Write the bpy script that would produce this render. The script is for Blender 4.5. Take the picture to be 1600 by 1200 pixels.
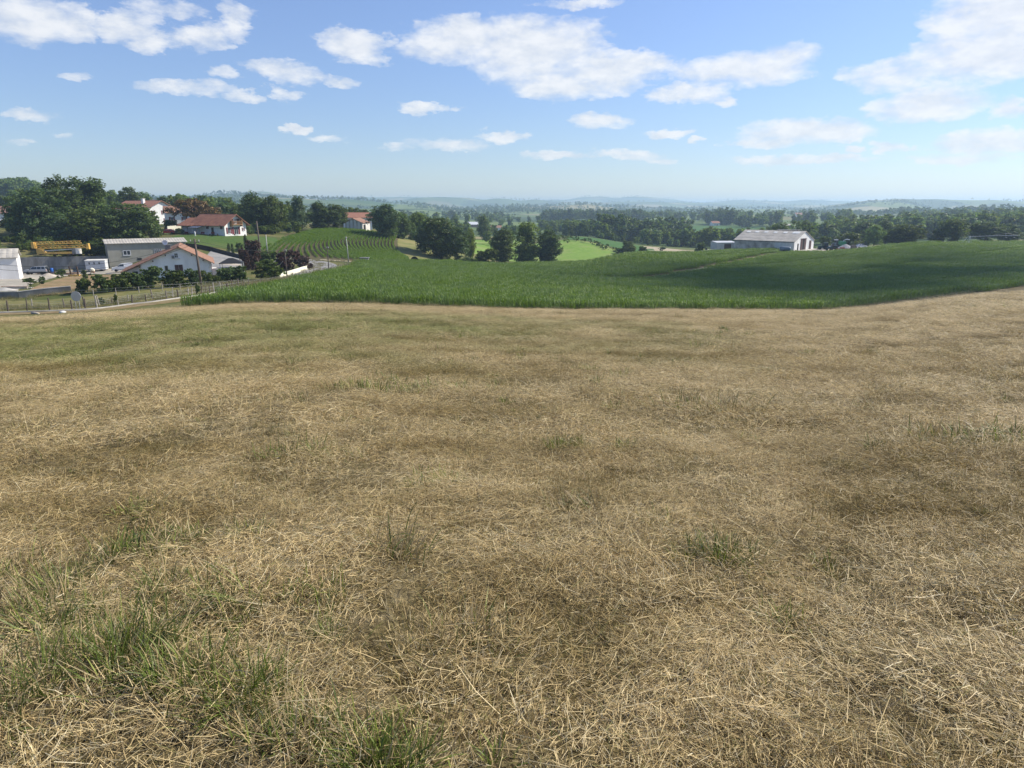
import bpy, bmesh, math, random
import numpy as np
from mathutils import Vector, Matrix

SC = bpy.context.scene
for o in list(bpy.data.objects):
    bpy.data.objects.remove(o, do_unlink=True)
COL = SC.collection
R = math.radians

# ------------------------------------------------------------------ camera
FPX, HOR, CZ = 1067.0, 322.0, 1.65          # focal length in px of a 1600 px frame, horizon row, eye height
PITCH = math.atan((600 - HOR) / FPX)
cam = bpy.data.cameras.new('camera')
cam.sensor_width = 36.0
cam.lens = 36.0 * FPX / 1600.0
cam.clip_start, cam.clip_end = 0.05, 40000.0
cam_o = bpy.data.objects.new('camera', cam)
cam_o.location = (0, 0, CZ)
cam_o.rotation_euler = (math.pi / 2 - PITCH, 0, 0)
COL.objects.link(cam_o)
SC.camera = cam_o

# ------------------------------------------------------------------ light
SUN_AZ, SUN_EL = R(70), R(40)               # azimuth clockwise from the view axis (+Y)
sun = bpy.data.lights.new('sun', 'SUN')
sun.energy, sun.angle, sun.color = 5.0, R(0.55), (1.0, 0.91, 0.77)
sun_o = bpy.data.objects.new('sun', sun)
sun_dir = Vector((math.sin(SUN_AZ) * math.cos(SUN_EL), math.cos(SUN_AZ) * math.cos(SUN_EL), math.sin(SUN_EL)))
sun_o.rotation_euler = sun_dir.to_track_quat('Z', 'Y').to_euler()
COL.objects.link(sun_o)

SC.view_settings.view_transform = 'Standard'
SC.view_settings.look = 'None'
SC.view_settings.exposure = 0.40
SC.view_settings.gamma = 1.0
SC.view_settings.use_curve_mapping = False
SC.render.engine = 'CYCLES'
SC.cycles.max_bounces = 6
SC.cycles.diffuse_bounces = 3
SC.cycles.glossy_bounces = 2
SC.cycles.transmission_bounces = 4
SC.cycles.volume_bounces = 1
SC.cycles.use_denoising = True


class NT:
    """tiny node-tree writer"""
    def __init__(self, tree):
        self.t = tree
        tree.nodes.clear()
    def n(self, kind, *ins, **kw):
        nd = self.t.nodes.new(kind)
        for k, v in kw.items():
            if k.startswith('i_'):
                self.set(nd.inputs[k[2:]], v)
            else:
                setattr(nd, k, v)
        for i, v in enumerate(ins):
            if v is not None:
                self.set(nd.inputs[i], v)
        return nd
    def set(self, sock, v):
        if isinstance(v, bpy.types.NodeSocket):
            self.t.links.new(v, sock)
        elif isinstance(v, bpy.types.Node):
            self.t.links.new(v.outputs[0], sock)
        else:
            sock.default_value = v
    def m(self, op, a, b=0.0, c=0.0, clamp=False):
        return self.n('ShaderNodeMath', a, b, c, operation=op, use_clamp=clamp).outputs[0]
    def vm(self, op, a, b=None, out=0):
        return self.n('ShaderNodeVectorMath', a, b, operation=op).outputs[out]
    def noise(self, vec, scale, detail=3.0, rough=0.55, out=0):
        return self.n('ShaderNodeTexNoise', i_Vector=vec, i_Scale=scale, i_Detail=detail, i_Roughness=rough).outputs[out]
    def mix(self, f, a, b, blend='MIX'):
        nd = self.t.nodes.new('ShaderNodeMix')
        nd.data_type, nd.blend_type = 'RGBA', blend
        self.set(nd.inputs[0], f); self.set(nd.inputs[6], a); self.set(nd.inputs[7], b)
        return nd.outputs[2]
    def ss(self, v, lo, hi, a=0.0, b=1.0):
        return self.n('ShaderNodeMapRange', v, lo, hi, a, b, interpolation_type='SMOOTHSTEP').outputs[0]


def c4(c):
    return (c[0], c[1], c[2], 1.0)


def px_dir(px, py):
    f = np.array([0, math.cos(PITCH), -math.sin(PITCH)])
    up = np.array([0, math.sin(PITCH), math.cos(PITCH)])
    d = f * FPX + up * (600 - py) + np.array([1.0, 0, 0]) * (px - 800)
    return d / np.linalg.norm(d)


# ------------------------------------------------------------------ world: physical sky with scattered fair-weather clouds
world = bpy.data.worlds.new('World')
SC.world = world
world.use_nodes = True
W = NT(world.node_tree)
sky = W.n('ShaderNodeTexSky')
sky.sky_type = 'NISHITA'
sky.sun_disc = False
sky.sun_elevation = SUN_EL
sky.sun_rotation = SUN_AZ
sky.altitude = 100
sky.air_density, sky.dust_density, sky.ozone_density = 1.0, 0.15, 3.0
tc = W.n('ShaderNodeTexCoord').outputs['Generated']
sep = W.n('ShaderNodeSeparateXYZ', tc)
az = W.m('ARCTAN2', sep.outputs[0], sep.outputs[1])
el = W.m('ARCSINE', sep.outputs[2])
P0 = W.n('ShaderNodeCombineXYZ', az, el, 0.0).outputs[0]
Pn = W.n('ShaderNodeCombineXYZ', az, W.m('MULTIPLY', el, 2.1), 0.0).outputs[0]
warp = W.n('ShaderNodeTexNoise', i_Vector=Pn, i_Scale=9.0, i_Detail=5.0, i_Roughness=0.6).outputs[1]
wv = W.vm('MULTIPLY', W.vm('SUBTRACT', warp, (0.5, 0.5, 0.5)), (0.12, 0.034, 0.0))
warp2 = W.n('ShaderNodeTexNoise', i_Vector=Pn, i_Scale=38.0, i_Detail=5.0, i_Roughness=0.65).outputs[1]
P = W.vm('ADD', W.vm('ADD', P0, wv), W.vm('MULTIPLY', W.vm('SUBTRACT', warp2, (0.5, 0.5, 0.5)), (0.045, 0.020, 0.0)))
# clouds seen in the photograph: centre and radii as px, strength
CLOUDS = [(25, 22, 105, 46, .75), (120, 30, 40, 35, .6), (205, 38, 62, 30, .8), (250, 62, 34, 20, .8), (318, 55, 52, 30, .8), (362, 34, 34, 36, .85),
          (250, 10, 60, 16, .5), (440, 110, 66, 20, .85), (527, 121, 34, 12, .8), (345, 118, 24, 11, .55), (285, 136, 78, 13, .75), (385, 148, 36, 10, .6), (447, 143, 30, 11, .55),
          (62, 177, 48, 11, .6), (118, 118, 26, 9, .45), (20, 217, 30, 6, .3), (112, 210, 24, 5, .3), (560, 68, 66, 30, .9), (600, 90, 26, 14, .6),
          (715, 62, 95, 42, 1.0), (830, 78, 120, 60, 1.1), (945, 108, 112, 38, 1.05), (880, 134, 95, 24, 1.0), (900, 50, 60, 34, .8),
          (1165, 104, 135, 36, 1.1), (1075, 146, 74, 17, .95), (1127, 161, 27, 11, .95), (1545, 28, 120, 62, 1.1), (1400, 118, 100, 28, 1.0),
          (1520, 92, 140, 48, 1.1), (1450, 158, 120, 30, 1.05), (1585, 164, 44, 21, 1.0), (940, 187, 60, 14, .95), (668, 167, 40, 10, .85), (712, 171, 14, 5, .5),
          (782, 214, 50, 10, .85), (1260, 208, 140, 24, 1.0), (1200, 224, 72, 14, .95), (1050, 205, 50, 9, .7), (1102, 220, 15, 6, .7),
          (1535, 222, 130, 24, .95), (1380, 231, 32, 10, .75), (1320, 236, 22, 6, .6), (690, 228, 80, 12, .6), (870, 242, 56, 9, .65), (975, 243, 74, 10, .75), (1030, 248, 30, 7, .7),
          (1250, 252, 140, 9, .55), (477, 203, 30, 10, .8), (615, 233, 26, 8, .5), (525, 221, 36, 8, .4), (1500, 250, 110, 10, .45), (905, 2, 70, 8, .6)]
B = None
for (cx, cy, rx, ry, s) in CLOUDS:
    s = s + 0.15 if cy < 195 else s + 0.30
    d0, d1, d2 = px_dir(cx, cy), px_dir(cx + rx, cy), px_dir(cx, cy - ry)
    a0, e0 = math.atan2(d0[0], d0[1]), math.asin(d0[2])
    ra = math.atan2(d1[0], d1[1]) - a0
    re = math.asin(d2[2]) - e0
    q = W.vm('MULTIPLY', W.vm('SUBTRACT', P, (a0, e0, 0)), (0.93 / ra, 0.93 / re, 0))
    v = W.m('MULTIPLY_ADD', W.vm('DOT_PRODUCT', q, q, 1), -s, s)
    B = v if B is None else W.m('MAXIMUM', B, v)
B = W.m('MAXIMUM', B, 0.0)
# the rest of the sky carries the same sort of cloud
gen = W.ss(W.noise(W.vm('ADD', Pn, (7.3, 2.1, 0)), 3.6, 2.0), 0.56, 0.74, 0.0, 0.9)
azd = W.ss(W.m('ABSOLUTE', az), 0.66, 0.74)
eld = W.ss(el, 0.27, 0.34)
outside = W.m('MULTIPLY', W.m('MAXIMUM', azd, eld), W.ss(el, 0.06, 0.14))
B = W.m('MAXIMUM', B, W.m('MULTIPLY', gen, outside))
fine = W.noise(Pn, 26.0, 7.0, 0.62)
fine2 = W.noise(W.vm('ADD', Pn, (0.012, 0.03, 0.0)), 26.0, 7.0, 0.62)
broad = W.noise(Pn, 8.0, 3.0, 0.5)
raw = W.m('ADD', W.m('MULTIPLY', W.m('POWER', B, 0.7), 1.25), W.m('MULTIPLY_ADD', fine, 1.9, -1.05))
raw = W.m('ADD', raw, W.m('MULTIPLY_ADD', broad, 1.3, -0.68))
has = W.ss(B, 0.0, 0.30)
dens = W.m('MULTIPLY', W.ss(raw, -0.16, 1.30), has)
dens = W.m('MULTIPLY', dens, 0.87)
lit = W.m('MULTIPLY_ADD', W.m('SUBTRACT', fine, fine2), 2.2, 0.62, clamp=True)
ccol = W.mix(lit, (6.3, 6.7, 7.3, 1), (8.4, 8.45, 8.5, 1))
skygain = W.mix(W.ss(el, 0.0, 0.30), (0.94, 0.97, 1.12, 1), (1.20, 1.17, 1.34, 1))
skyc = W.mix(1.0, sky.outputs[0], skygain, 'MULTIPLY')
col = W.mix(dens, skyc, ccol)
bg = W.n('ShaderNodeBackground', col, 0.09)
W.n('ShaderNodeOutputWorld', bg)

# ------------------------------------------------------------------ number helpers
def pchip(x, y, xq):
    x, y = np.asarray(x, float), np.asarray(y, float)
    h = np.diff(x); d = np.diff(y) / h
    m = np.zeros_like(y)
    m[0], m[-1] = d[0], d[-1]
    for i in range(1, len(x) - 1):
        if d[i - 1] * d[i] > 0:
            w1, w2 = 2 * h[i] + h[i - 1], h[i] + 2 * h[i - 1]
            m[i] = (w1 + w2) / (w1 / d[i - 1] + w2 / d[i])
    xq = np.clip(xq, x[0], x[-1])
    k = np.clip(np.searchsorted(x, xq) - 1, 0, len(x) - 2)
    t = (xq - x[k]) / h[k]
    return (2*t**3 - 3*t**2 + 1)*y[k] + (t**3 - 2*t**2 + t)*h[k]*m[k] + (-2*t**3 + 3*t**2)*y[k+1] + (t**3 - t**2)*h[k]*m[k+1]


def _hash(i, j, s):
    i = i.astype(np.uint32); j = j.astype(np.uint32)
    n = i * np.uint32(374761393) + j * np.uint32(668265263) + np.uint32((s * 982451653) & 0xffffffff)
    n = (n ^ (n >> np.uint32(13))) * np.uint32(1274126177)
    n = n ^ (n >> np.uint32(16))
    return n.astype(np.float64) / 4294967295.0


def vnoise(x, y, s=0):
    x, y = np.asarray(x, float), np.asarray(y, float)
    xi, yi = np.floor(x).astype(np.int64), np.floor(y).astype(np.int64)
    fx, fy = x - xi, y - yi
    fx, fy = fx*fx*fx*(fx*(fx*6-15)+10), fy*fy*fy*(fy*(fy*6-15)+10)
    a, b = _hash(xi, yi, s), _hash(xi + 1, yi, s)
    c, d = _hash(xi, yi + 1, s), _hash(xi + 1, yi + 1, s)
    return (a*(1-fx) + b*fx)*(1-fy) + (c*(1-fx) + d*fx)*fy


def fbm(x, y, s=0, o=4):
    t, a, n = 0.0, 0.5, 0.0
    for k in range(o):
        t = t + a * vnoise(x * 2**k + 17.3*k, y * 2**k - 9.1*k, s + k); n += a; a *= 0.5
    return t / n


def sstep(a, b, x):
    t = np.clip((x - a) / (b - a), 0, 1)
    return t * t * (3 - 2 * t)


# ------------------------------------------------------------------ lie of the land: distance and picture row of the ground along a fan of directions
def slope(py):
    return math.tan(PITCH - math.atan((600 - py) / FPX))

FAR = [(1500, 337), (2300, 331), (3200, 328), (4200, 323), (5200, 324.5), (6500, 322), (8000, 323), (13500, 326)]
FAR_L = [(1500, 327), (2500, 327), (3200, 326), (4200, 319), (5200, 321), (6500, 319.5), (8000, 321), (13500, 326)]
COLS = {
 -250: (60, 500, [(76, 486), (100, 462), (140, 432), (163, 424), (170, 402), (190, 375), (225, 346), (300, 335), (600, 313)], FAR_L),
 0: (69, 497, [(77, 487), (95, 467), (100, 455), (140, 431), (157, 426), (164, 400), (185, 376), (215, 350), (230, 345), (300, 335), (600, 313)], FAR_L),
 150: (73, 489, [(80, 482), (98, 457), (130, 438), (155, 428), (162, 421), (169, 404), (190, 388), (215, 365), (260, 350), (320, 338), (600, 320)], FAR_L),
 300: (77, 479, [(85, 470), (105, 450), (128, 435), (148, 417), (165, 401), (185, 381), (200, 367), (230, 357), (300, 347), (600, 330)], FAR_L),
 400: (80, 474, [(100, 456), (120, 441), (150, 422), (175, 408), (185, 396), (200, 373), (215, 366), (240, 360), (300, 355), (600, 336)], FAR_L),
 550: (81, 474, [(100, 454), (140, 428), (180, 411), (190, 406), (225, 379), (262, 359), (300, 354), (400, 352), (700, 347)], FAR),
 650: (83, 478, [(140, 433), (190, 412), (215, 401), (240, 386), (270, 376), (300, 373), (400, 370), (700, 352)], FAR),
 720: (84, 480, [(140, 436), (195, 416), (225, 409), (250, 399), (285, 388), (330, 383), (400, 374), (700, 353)], FAR),
 800: (86, 483, [(110, 463), (150, 439), (200, 420), (240, 412), (280, 406), (340, 388), (420, 373), (600, 366), (900, 352)], FAR),
 900: (88, 484, [(120, 460), (165, 437), (200, 424), (260, 408), (300, 397), (360, 374), (420, 369), (600, 367), (900, 348), (1050, 343), (1200, 344)], FAR),
 1000: (90, 484, [(130, 456), (170, 438), (230, 399), (262, 400), (300, 398), (360, 386), (500, 379), (800, 354), (1050, 344), (1200, 344)], FAR),
 1150: (94, 484, [(140, 451), (180, 429), (225, 406), (262, 391.5), (290, 392), (330, 394), (400, 391), (600, 371), (850, 351), (1050, 345)], FAR),
 1300: (101, 483, [(150, 446), (200, 419), (262, 391), (290, 388), (330, 390), (450, 380), (900, 347), (1100, 340)], FAR),
 1450: (118, 466, [(160, 436), (220, 403), (270, 382), (330, 380), (450, 374), (900, 345), (1100, 338)], FAR),
 1600: (141, 447, [(190, 416), (250, 391), (300, 379), (400, 374), (900, 342), (1100, 336)], FAR),
 1850: (175, 430, [(250, 395), (300, 382), (400, 374), (900, 342), (1100, 336)], FAR),
}
LY = np.linspace(math.log(0.3), math.log(13500), 700)
_us, _zs, _eu, _ey = [], [], [], []
for px in sorted(COLS):
    ye, pe, mid, far = COLS[px]
    k = math.cos(PITCH) + slope(pe) * math.sin(PITCH)
    u = (px - 800) / FPX * (math.cos(PITCH) + 0.07 * math.sin(PITCH))
    ze = CZ - slope(pe) * ye
    pts = [(y, ze / ye * y * (0.90 + 0.10 * y / ye)) for y in (0.3, 1, 2, 4, 8, 16, 30, 45, 60) if y < ye * 0.9]
    pts += [(ye, ze)] + [(y, CZ - slope(r) * y) for y, r in mid + far]
    _us.append(u); _zs.append(pchip([math.log(a) for a, b in pts], [b for a, b in pts], LY))
    _eu.append((px - 800) / FPX * k); _ey.append(ye)
_us, _zs = np.array(_us), np.array(_zs)
UG = np.linspace(_us[0], _us[-1], 161)
TAB = np.stack([pchip(_us, _zs[:, j], UG) for j in range(len(LY))], 1)
for _ in range(3):                                            # soften the joints between directions
    TAB[1:-1] = 0.25 * TAB[:-2] + 0.5 * TAB[1:-1] + 0.25 * TAB[2:]


def H(x, y, micro=True):
    x, y = np.asarray(x, float), np.asarray(y, float)
    r = np.hypot(x, y) + 1e-6
    a = np.arctan2(x, y)
    ac = np.clip(a, -0.74, 0.76)
    ye = np.clip(r * np.cos(ac), 0.31, 13400)
    fu = np.clip((np.tan(ac) - UG[0]) / (UG[1] - UG[0]), 0, len(UG) - 1.001)
    fv = np.clip((np.log(ye) - LY[0]) / (LY[1] - LY[0]), 0, len(LY) - 1.001)
    i, j = fu.astype(int), fv.astype(int)
    s, t = fu - i, fv - j
    z = (TAB[i, j]*(1-s) + TAB[i+1, j]*s)*(1-t) + (TAB[i, j+1]*(1-s) + TAB[i+1, j+1]*s)*t
    w = sstep(0.9, 1.9, np.abs(a))
    z = z * (1 - w) + w * (-0.01 * np.minimum(r, 400) + 4 * sstep(20, 400, r))
    amp = np.clip((r - 1150) * 0.018, 0, 30)
    z = z + amp * (fbm(x / 1000.0, y / 800.0, 5, 4) - 0.50) * 3.4
    for r0, wd, hh, fq, sd in ((1750, 230, 15, 7, 31), (2700, 330, 29, 8, 32), (4200, 480, 42, 9, 33), (6600, 800, 60, 11, 34)):     # successive ridges of the far hills
        nz = fbm(a * fq, a * 0 + sd, sd, 3)
        z = z + hh * np.clip(2.2 * nz - 0.55, 0, 1.3) * np.exp(-((r - r0 * (0.85 + 0.3 * vnoise(a * 4, a * 0 + 3, sd + 7))) / wd) ** 2) * (1 - w)
    if micro:
        z = z + (0.12 * (fbm(x * 0.55, y * 0.55, 11, 3) - 0.5) + 0.085 * (vnoise(x * 1.7, y * 1.7, 13) - 0.5) + 0.05 * (vnoise(x * 3.6, y * 3.6, 14) - 0.5)) * (1 - sstep(40, 90, r)) * sstep(0.2, 2.0, r)
        z = z + 0.35 * (fbm(x / 14.0, y / 14.0, 21, 2) - 0.5) * sstep(8, 30, r) * (1 - sstep(55, 80, r))
    return z


def G(px, Y):
    """world point on the ground at depth Y under picture column px"""
    x = (px - 800) / FPX * Y
    for _ in range(6):
        z = float(H(x, Y))
        x = (px - 800) / FPX * (Y * math.cos(PITCH) - (z - CZ) * math.sin(PITCH))
    return Vector((x, Y, float(H(x, Y))))


def ground(px, py, y0=2.0, y1=9000.0):
    """first hit of the sight line through a picture point with the land, from depth y0 on"""
    d = px_dir(px, py); d = d / d[1]
    ys = np.exp(np.linspace(math.log(y0), math.log(y1), 3000))
    gap = CZ + d[2] * ys - H(d[0] * ys, ys, False)
    k = np.argmax(gap <= 0) if (gap <= 0).any() else np.argmin(gap)
    k = max(int(k), 1)
    g0, g1 = gap[k - 1], gap[k]
    t = g0 / (g0 - g1) if g0 > 0 >= g1 else 0.0
    y = ys[k - 1] + t * (ys[k] - ys[k - 1])
    return Vector((d[0] * y, y, float(H(d[0] * y, y))))


def at(px, py, Y):
    d = px_dir(px, py); d = d / d[1] * Y
    return Vector((d[0], d[1], CZ + d[2]))


def edge_r(a):
    """radius of the far edge of the mown field in direction a"""
    ac = np.clip(a, -0.74, 0.76)
    return pchip(_eu, _ey, np.tan(ac)) / np.cos(ac)

# ------------------------------------------------------------------ objects
def S(o, label, cat, group=None, kind=None):
    if label: o['label'] = label
    if cat: o['category'] = cat
    if group: o['group'] = group
    if kind: o['kind'] = kind
    return o


def mesh_np(name, verts, faces, mats=(), cols=None, smooth=False):
    """faces: (n,3) or (n,4) int array, or list of index lists"""
    me = bpy.data.meshes.new(name)
    if isinstance(faces, np.ndarray):
        k = faces.shape[1]
        me.vertices.add(len(verts)); me.vertices.foreach_set('co', np.asarray(verts, np.float32).ravel())
        me.loops.add(faces.size); me.loops.foreach_set('vertex_index', faces.astype(np.int32).ravel())
        me.polygons.add(len(faces))
        me.polygons.foreach_set('loop_start', np.arange(0, faces.size, k, dtype=np.int32))
        me.update(calc_edges=True)
    else:
        me.from_pydata([tuple(v) for v in verts], [], faces)
        me.update()
    if cols is not None:
        at_ = me.attributes.new('col', 'FLOAT_COLOR', 'POINT')
        c = np.ones((len(verts), 4), np.float32); c[:, :3] = cols
        at_.data.foreach_set('color', c.ravel())
    if smooth:
        me.polygons.foreach_set('use_smooth', np.ones(len(me.polygons), bool))
    for m in mats:
        me.materials.append(m)
    return me


def link(name, me, parent=None, loc=None, rz=None, col=COL):
    o = bpy.data.objects.new(name, me)
    col.objects.link(o)
    if parent is not None: o.parent = parent
    if loc is not None: o.location = loc
    if rz is not None: o.rotation_euler = (0, 0, rz)
    return o


def empty(name, loc, rz, label, cat, group=None):
    o = link(name, None, None, loc, rz)
    o.empty_display_size = 0.3
    return S(o, label, cat, group)


class MB:
    """collects shapes for one mesh"""
    def __init__(self):
        self.v, self.f = [], []
    def add(self, vs, fs):
        b = len(self.v)
        self.v += [tuple(map(float, q)) for q in vs]
        self.f += [[i + b for i in q] for q in fs]
        return self
    def box(self, x0, y0, z0, x1, y1, z1):
        vs = [(x0,y0,z0),(x1,y0,z0),(x1,y1,z0),(x0,y1,z0),(x0,y0,z1),(x1,y0,z1),(x1,y1,z1),(x0,y1,z1)]
        return self.add(vs, [(3,2,1,0),(4,5,6,7),(0,1,5,4),(1,2,6,5),(2,3,7,6),(3,0,4,7)])
    def hexa(self, vs):
        return self.add(vs, [(3,2,1,0),(4,5,6,7),(0,1,5,4),(1,2,6,5),(2,3,7,6),(3,0,4,7)])
    def beam(self, p, q, w, h=None):
        p, q = Vector(p), Vector(q); d = (q - p).normalized()
        s = d.cross(Vector((0, 0, 1)))
        s = s.normalized() if s.length > 1e-4 else Vector((1, 0, 0))
        u = s.cross(d); h = h or w
        s, u = s * w / 2, u * h / 2
        return self.hexa([p-s-u, p+s-u, q+s-u, q-s-u, p-s+u, p+s+u, q+s+u, q-s+u])
    def extrude(self, prof, a, b, axis='y', taper=None):
        """profile of (s, z) points pushed along axis from a to b"""
        n = len(prof); vs = []
        for k, t in ((0, a), (1, b)):
            for s, z in prof:
                vs.append((s, t, z) if axis == 'y' else (t, s, z))
        fs = [tuple(range(n - 1, -1, -1)), tuple(range(n, 2 * n))]
        for i in range(n):
            j = (i + 1) % n
            fs.append((i, j, n + j, n + i))
        return self.add(vs, fs)
    def tube(self, pts, rad, n=8, cap=True):
        pts = [Vector(p) for p in pts]
        if not hasattr(rad, '__len__'): rad = [rad] * len(pts)
        vs, fs = [], []
        for i, p in enumerate(pts):
            d = (pts[min(i + 1, len(pts) - 1)] - pts[max(i - 1, 0)]).normalized()
            s = d.cross(Vector((0, 0, 1)))
            s = s.normalized() if s.length > 1e-3 else Vector((1, 0, 0))
            u = s.cross(d)
            for k in range(n):
                a = 2 * math.pi * k / n
                vs.append(p + (s * math.cos(a) + u * math.sin(a)) * rad[i])
        for i in range(len(pts) - 1):
            for k in range(n):
                fs.append((i*n+k, i*n+(k+1) % n, (i+1)*n+(k+1) % n, (i+1)*n+k))
        if cap:
            fs.append(tuple(range(n - 1, -1, -1))); fs.append(tuple(range((len(pts)-1)*n, len(pts)*n)))
        return self.add(vs, fs)
    def lathe(self, prof, n=16, c=(0, 0, 0), axis='z'):
        vs, fs = [], []
        for r, z in prof:
            for k in range(n):
                a = 2 * math.pi * k / n
                x, y = r * math.cos(a), r * math.sin(a)
                vs.append((c[0]+x, c[1]+y, c[2]+z) if axis == 'z' else ((c[0]+x, c[1]+z, c[2]+y) if axis == 'y' else (c[0]+z, c[1]+x, c[2]+y)))
        for i in range(len(prof) - 1):
            for k in range(n):
                fs.append((i*n+k, i*n+(k+1) % n, (i+1)*n+(k+1) % n, (i+1)*n+k))
        fs.append(tuple(range(n - 1, -1, -1))); fs.append(tuple(range((len(prof)-1)*n, len(prof)*n)))
        return self.add(vs, fs)
    def ribbed(self, o, a, b, ribs, amp, th):
        """roof sheet: corner o, a along the eaves, b along the ribs, thickness th on the a x b side"""
        o, a, b = Vector(o), Vector(a), Vector(b)
        n = a.cross(b).normalized()
        m = max(2, ribs * 4)
        vs, fs = [], []
        for i in range(m + 1):
            t = i / m
            w = amp * abs(math.sin(math.pi * ribs * t))
            for e in (0.0, 1.0):
                p = o + a * t + b * e
                vs += [p, p + n * (th + w)]
        for i in range(m):
            q, r = i * 4, i * 4 + 4
            fs += [(q+1, r+1, r+3, q+3), (q, q+2, r+2, r), (q, r, r+1, q+1), (q+2, q+3, r+3, r+2)]
        fs += [(0, 1, 3, 2), (m*4, m*4+2, m*4+3, m*4+1)]
        return self.add(vs, fs)
    def build(self, name, mat, parent=None, smooth=False, loc=None, rz=None):
        me = mesh_np(name, self.v, self.f, [mat], None, smooth)
        bm = bmesh.new(); bm.from_mesh(me)
        bmesh.ops.recalc_face_normals(bm, faces=bm.faces)
        bm.to_mesh(me); bm.free()
        return link(name, me, parent, loc, rz)

# ------------------------------------------------------------------ materials
def plain(name, col, rough=0.7, var=0.18, scale=1.5, bump=0.0, col2=None, spec=0.3, metal=0.0, coord='Object', streak=None):
    m = bpy.data.materials.new(name); m.use_nodes = True
    t = NT(m.node_tree)
    if coord == 'World':
        v = t.n('ShaderNodeNewGeometry').outputs['Position']
    else:
        v = t.n('ShaderNodeTexCoord').outputs['Object']
    if streak:
        v = t.vm('MULTIPLY', v, streak)
    nz = t.noise(v, scale, 5.0, 0.6)
    dark = c4([k * (1 - var) for k in col]) if col2 is None else c4(col2)
    c = t.mix(t.ss(nz, 0.3, 0.7), dark, c4([min(1, k * (1 + var * 0.5)) for k in col]) if col2 is None else c4(col))
    b = t.n('ShaderNodeBsdfPrincipled')
    t.set(b.inputs['Base Color'], c); b.inputs['Roughness'].default_value = rough
    b.inputs['Specular IOR Level'].default_value = spec; b.inputs['Metallic'].default_value = metal
    if bump:
        bp = t.n('ShaderNodeBump', i_Height=t.noise(v, scale * 6, 4.0), i_Strength=bump, i_Distance=0.05)
        t.set(b.inputs['Normal'], bp.outputs[0])
    t.n('ShaderNodeOutputMaterial', b)
    return m


def leafy(name, tint=(1, 1, 1), trans=0.35, var=0.25, gloss=0.25):
    """leaf material: per-leaf colour from the mesh, a little per-plant change, light passing through"""
    m = bpy.data.materials.new(name); m.use_nodes = True
    t = NT(m.node_tree)
    a = t.n('ShaderNodeAttribute', attribute_name='col').outputs['Color']
    rnd = t.n('ShaderNodeObjectInfo').outputs['Random']
    c = t.mix(1.0, a, c4(tint), 'MULTIPLY')
    hs = t.n('ShaderNodeHueSaturation', i_Color=c, i_Hue=t.m('MULTIPLY_ADD', rnd, 0.05 * var * 4, 0.5 - 0.025 * var * 4),
             i_Saturation=t.m('MULTIPLY_ADD', rnd, -0.3, 1.1), i_Value=t.m('MULTIPLY_ADD', rnd, var * 1.6, 1 - var * 0.8)).outputs[0]
    d = t.n('ShaderNodeBsdfPrincipled'); t.set(d.inputs['Base Color'], hs)
    d.inputs['Roughness'].default_value = 0.55; d.inputs['Specular IOR Level'].default_value = gloss
    tr = t.n('ShaderNodeBsdfTranslucent', t.mix(1.0, hs, (1.25, 1.3, 0.6, 1), 'MULTIPLY'))
    t.n('ShaderNodeOutputMaterial', t.n('ShaderNodeMixShader', trans, d.outputs[0], tr.outputs[0]))
    return m

M = {}
M['white'] = plain('white_render', (0.78, 0.78, 0.77), 0.85, 0.14, 0.5, streak=(1, 1, 0.4))
M['white_dull'] = plain('dull_white_render', (0.66, 0.65, 0.61), 0.85, 0.14, 0.8)
M['cream'] = plain('cream_render', (0.80, 0.77, 0.62), 0.85, 0.06, 0.8)
M['grey_render'] = plain('grey_render', (0.33, 0.32, 0.27), 0.9, 0.14, 0.6, 0.2)
M['concrete'] = plain('stained_concrete', (0.24, 0.24, 0.23), 0.92, 0.4, 0.7, 0.3, streak=(1, 1, 0.35))
M['block'] = plain('weathered_block', (0.62, 0.58, 0.50), 0.9, 0.1, 0.5, 0.2, col2=(0.28, 0.25, 0.20))
M['pale_conc'] = plain('pale_concrete', (0.52, 0.50, 0.45), 0.9, 0.2, 0.9, 0.2)
M['fibre'] = plain('fibre_cement_sheet', (0.45, 0.425, 0.375), 0.9, 0.22, 0.5, 0.1)
M['tile'] = plain('orange_roof_tile', (0.37, 0.215, 0.145), 0.85, 0.25, 2.2, 0.15, col2=(0.20, 0.11, 0.08))
M['tile_new'] = plain('bright_orange_tile', (0.37, 0.185, 0.12), 0.85, 0.25, 2.2, 0.15, col2=(0.25, 0.115, 0.08))
M['tile_brown'] = plain('brown_roof_tile', (0.28, 0.135, 0.085), 0.85, 0.2, 0.9, 0.15, col2=(0.19, 0.085, 0.06))
M['tile_old'] = plain('old_roof_tile', (0.26, 0.16, 0.13), 0.9, 0.2, 0.9, 0.15)
M['red_wood'] = plain('oxblood_paint', (0.16, 0.03, 0.035), 0.6, 0.2, 1.0)
M['brown_door'] = plain('brown_sheet_door', (0.10, 0.055, 0.05), 0.7, 0.2, 1.0)
M['timber'] = plain('ochre_timber', (0.30, 0.17, 0.08), 0.7, 0.2, 1.2)
M['dark_timber'] = plain('dark_timber', (0.09, 0.06, 0.045), 0.75, 0.25, 1.2)
M['post'] = plain('weathered_post', (0.20, 0.17, 0.14), 0.9, 0.35, 2.0)
M['post_pale'] = plain('bleached_post', (0.38, 0.35, 0.30), 0.9, 0.3, 2.0)
M['pole'] = plain('creosoted_pole', (0.13, 0.105, 0.085), 0.85, 0.25, 0.9)
M['pole_conc'] = plain('concrete_pole', (0.47, 0.46, 0.43), 0.9, 0.15, 0.8)
M['glass'] = plain('window_glass', (0.035, 0.045, 0.055), 0.12, 0.2, 0.5, spec=0.6)
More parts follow.
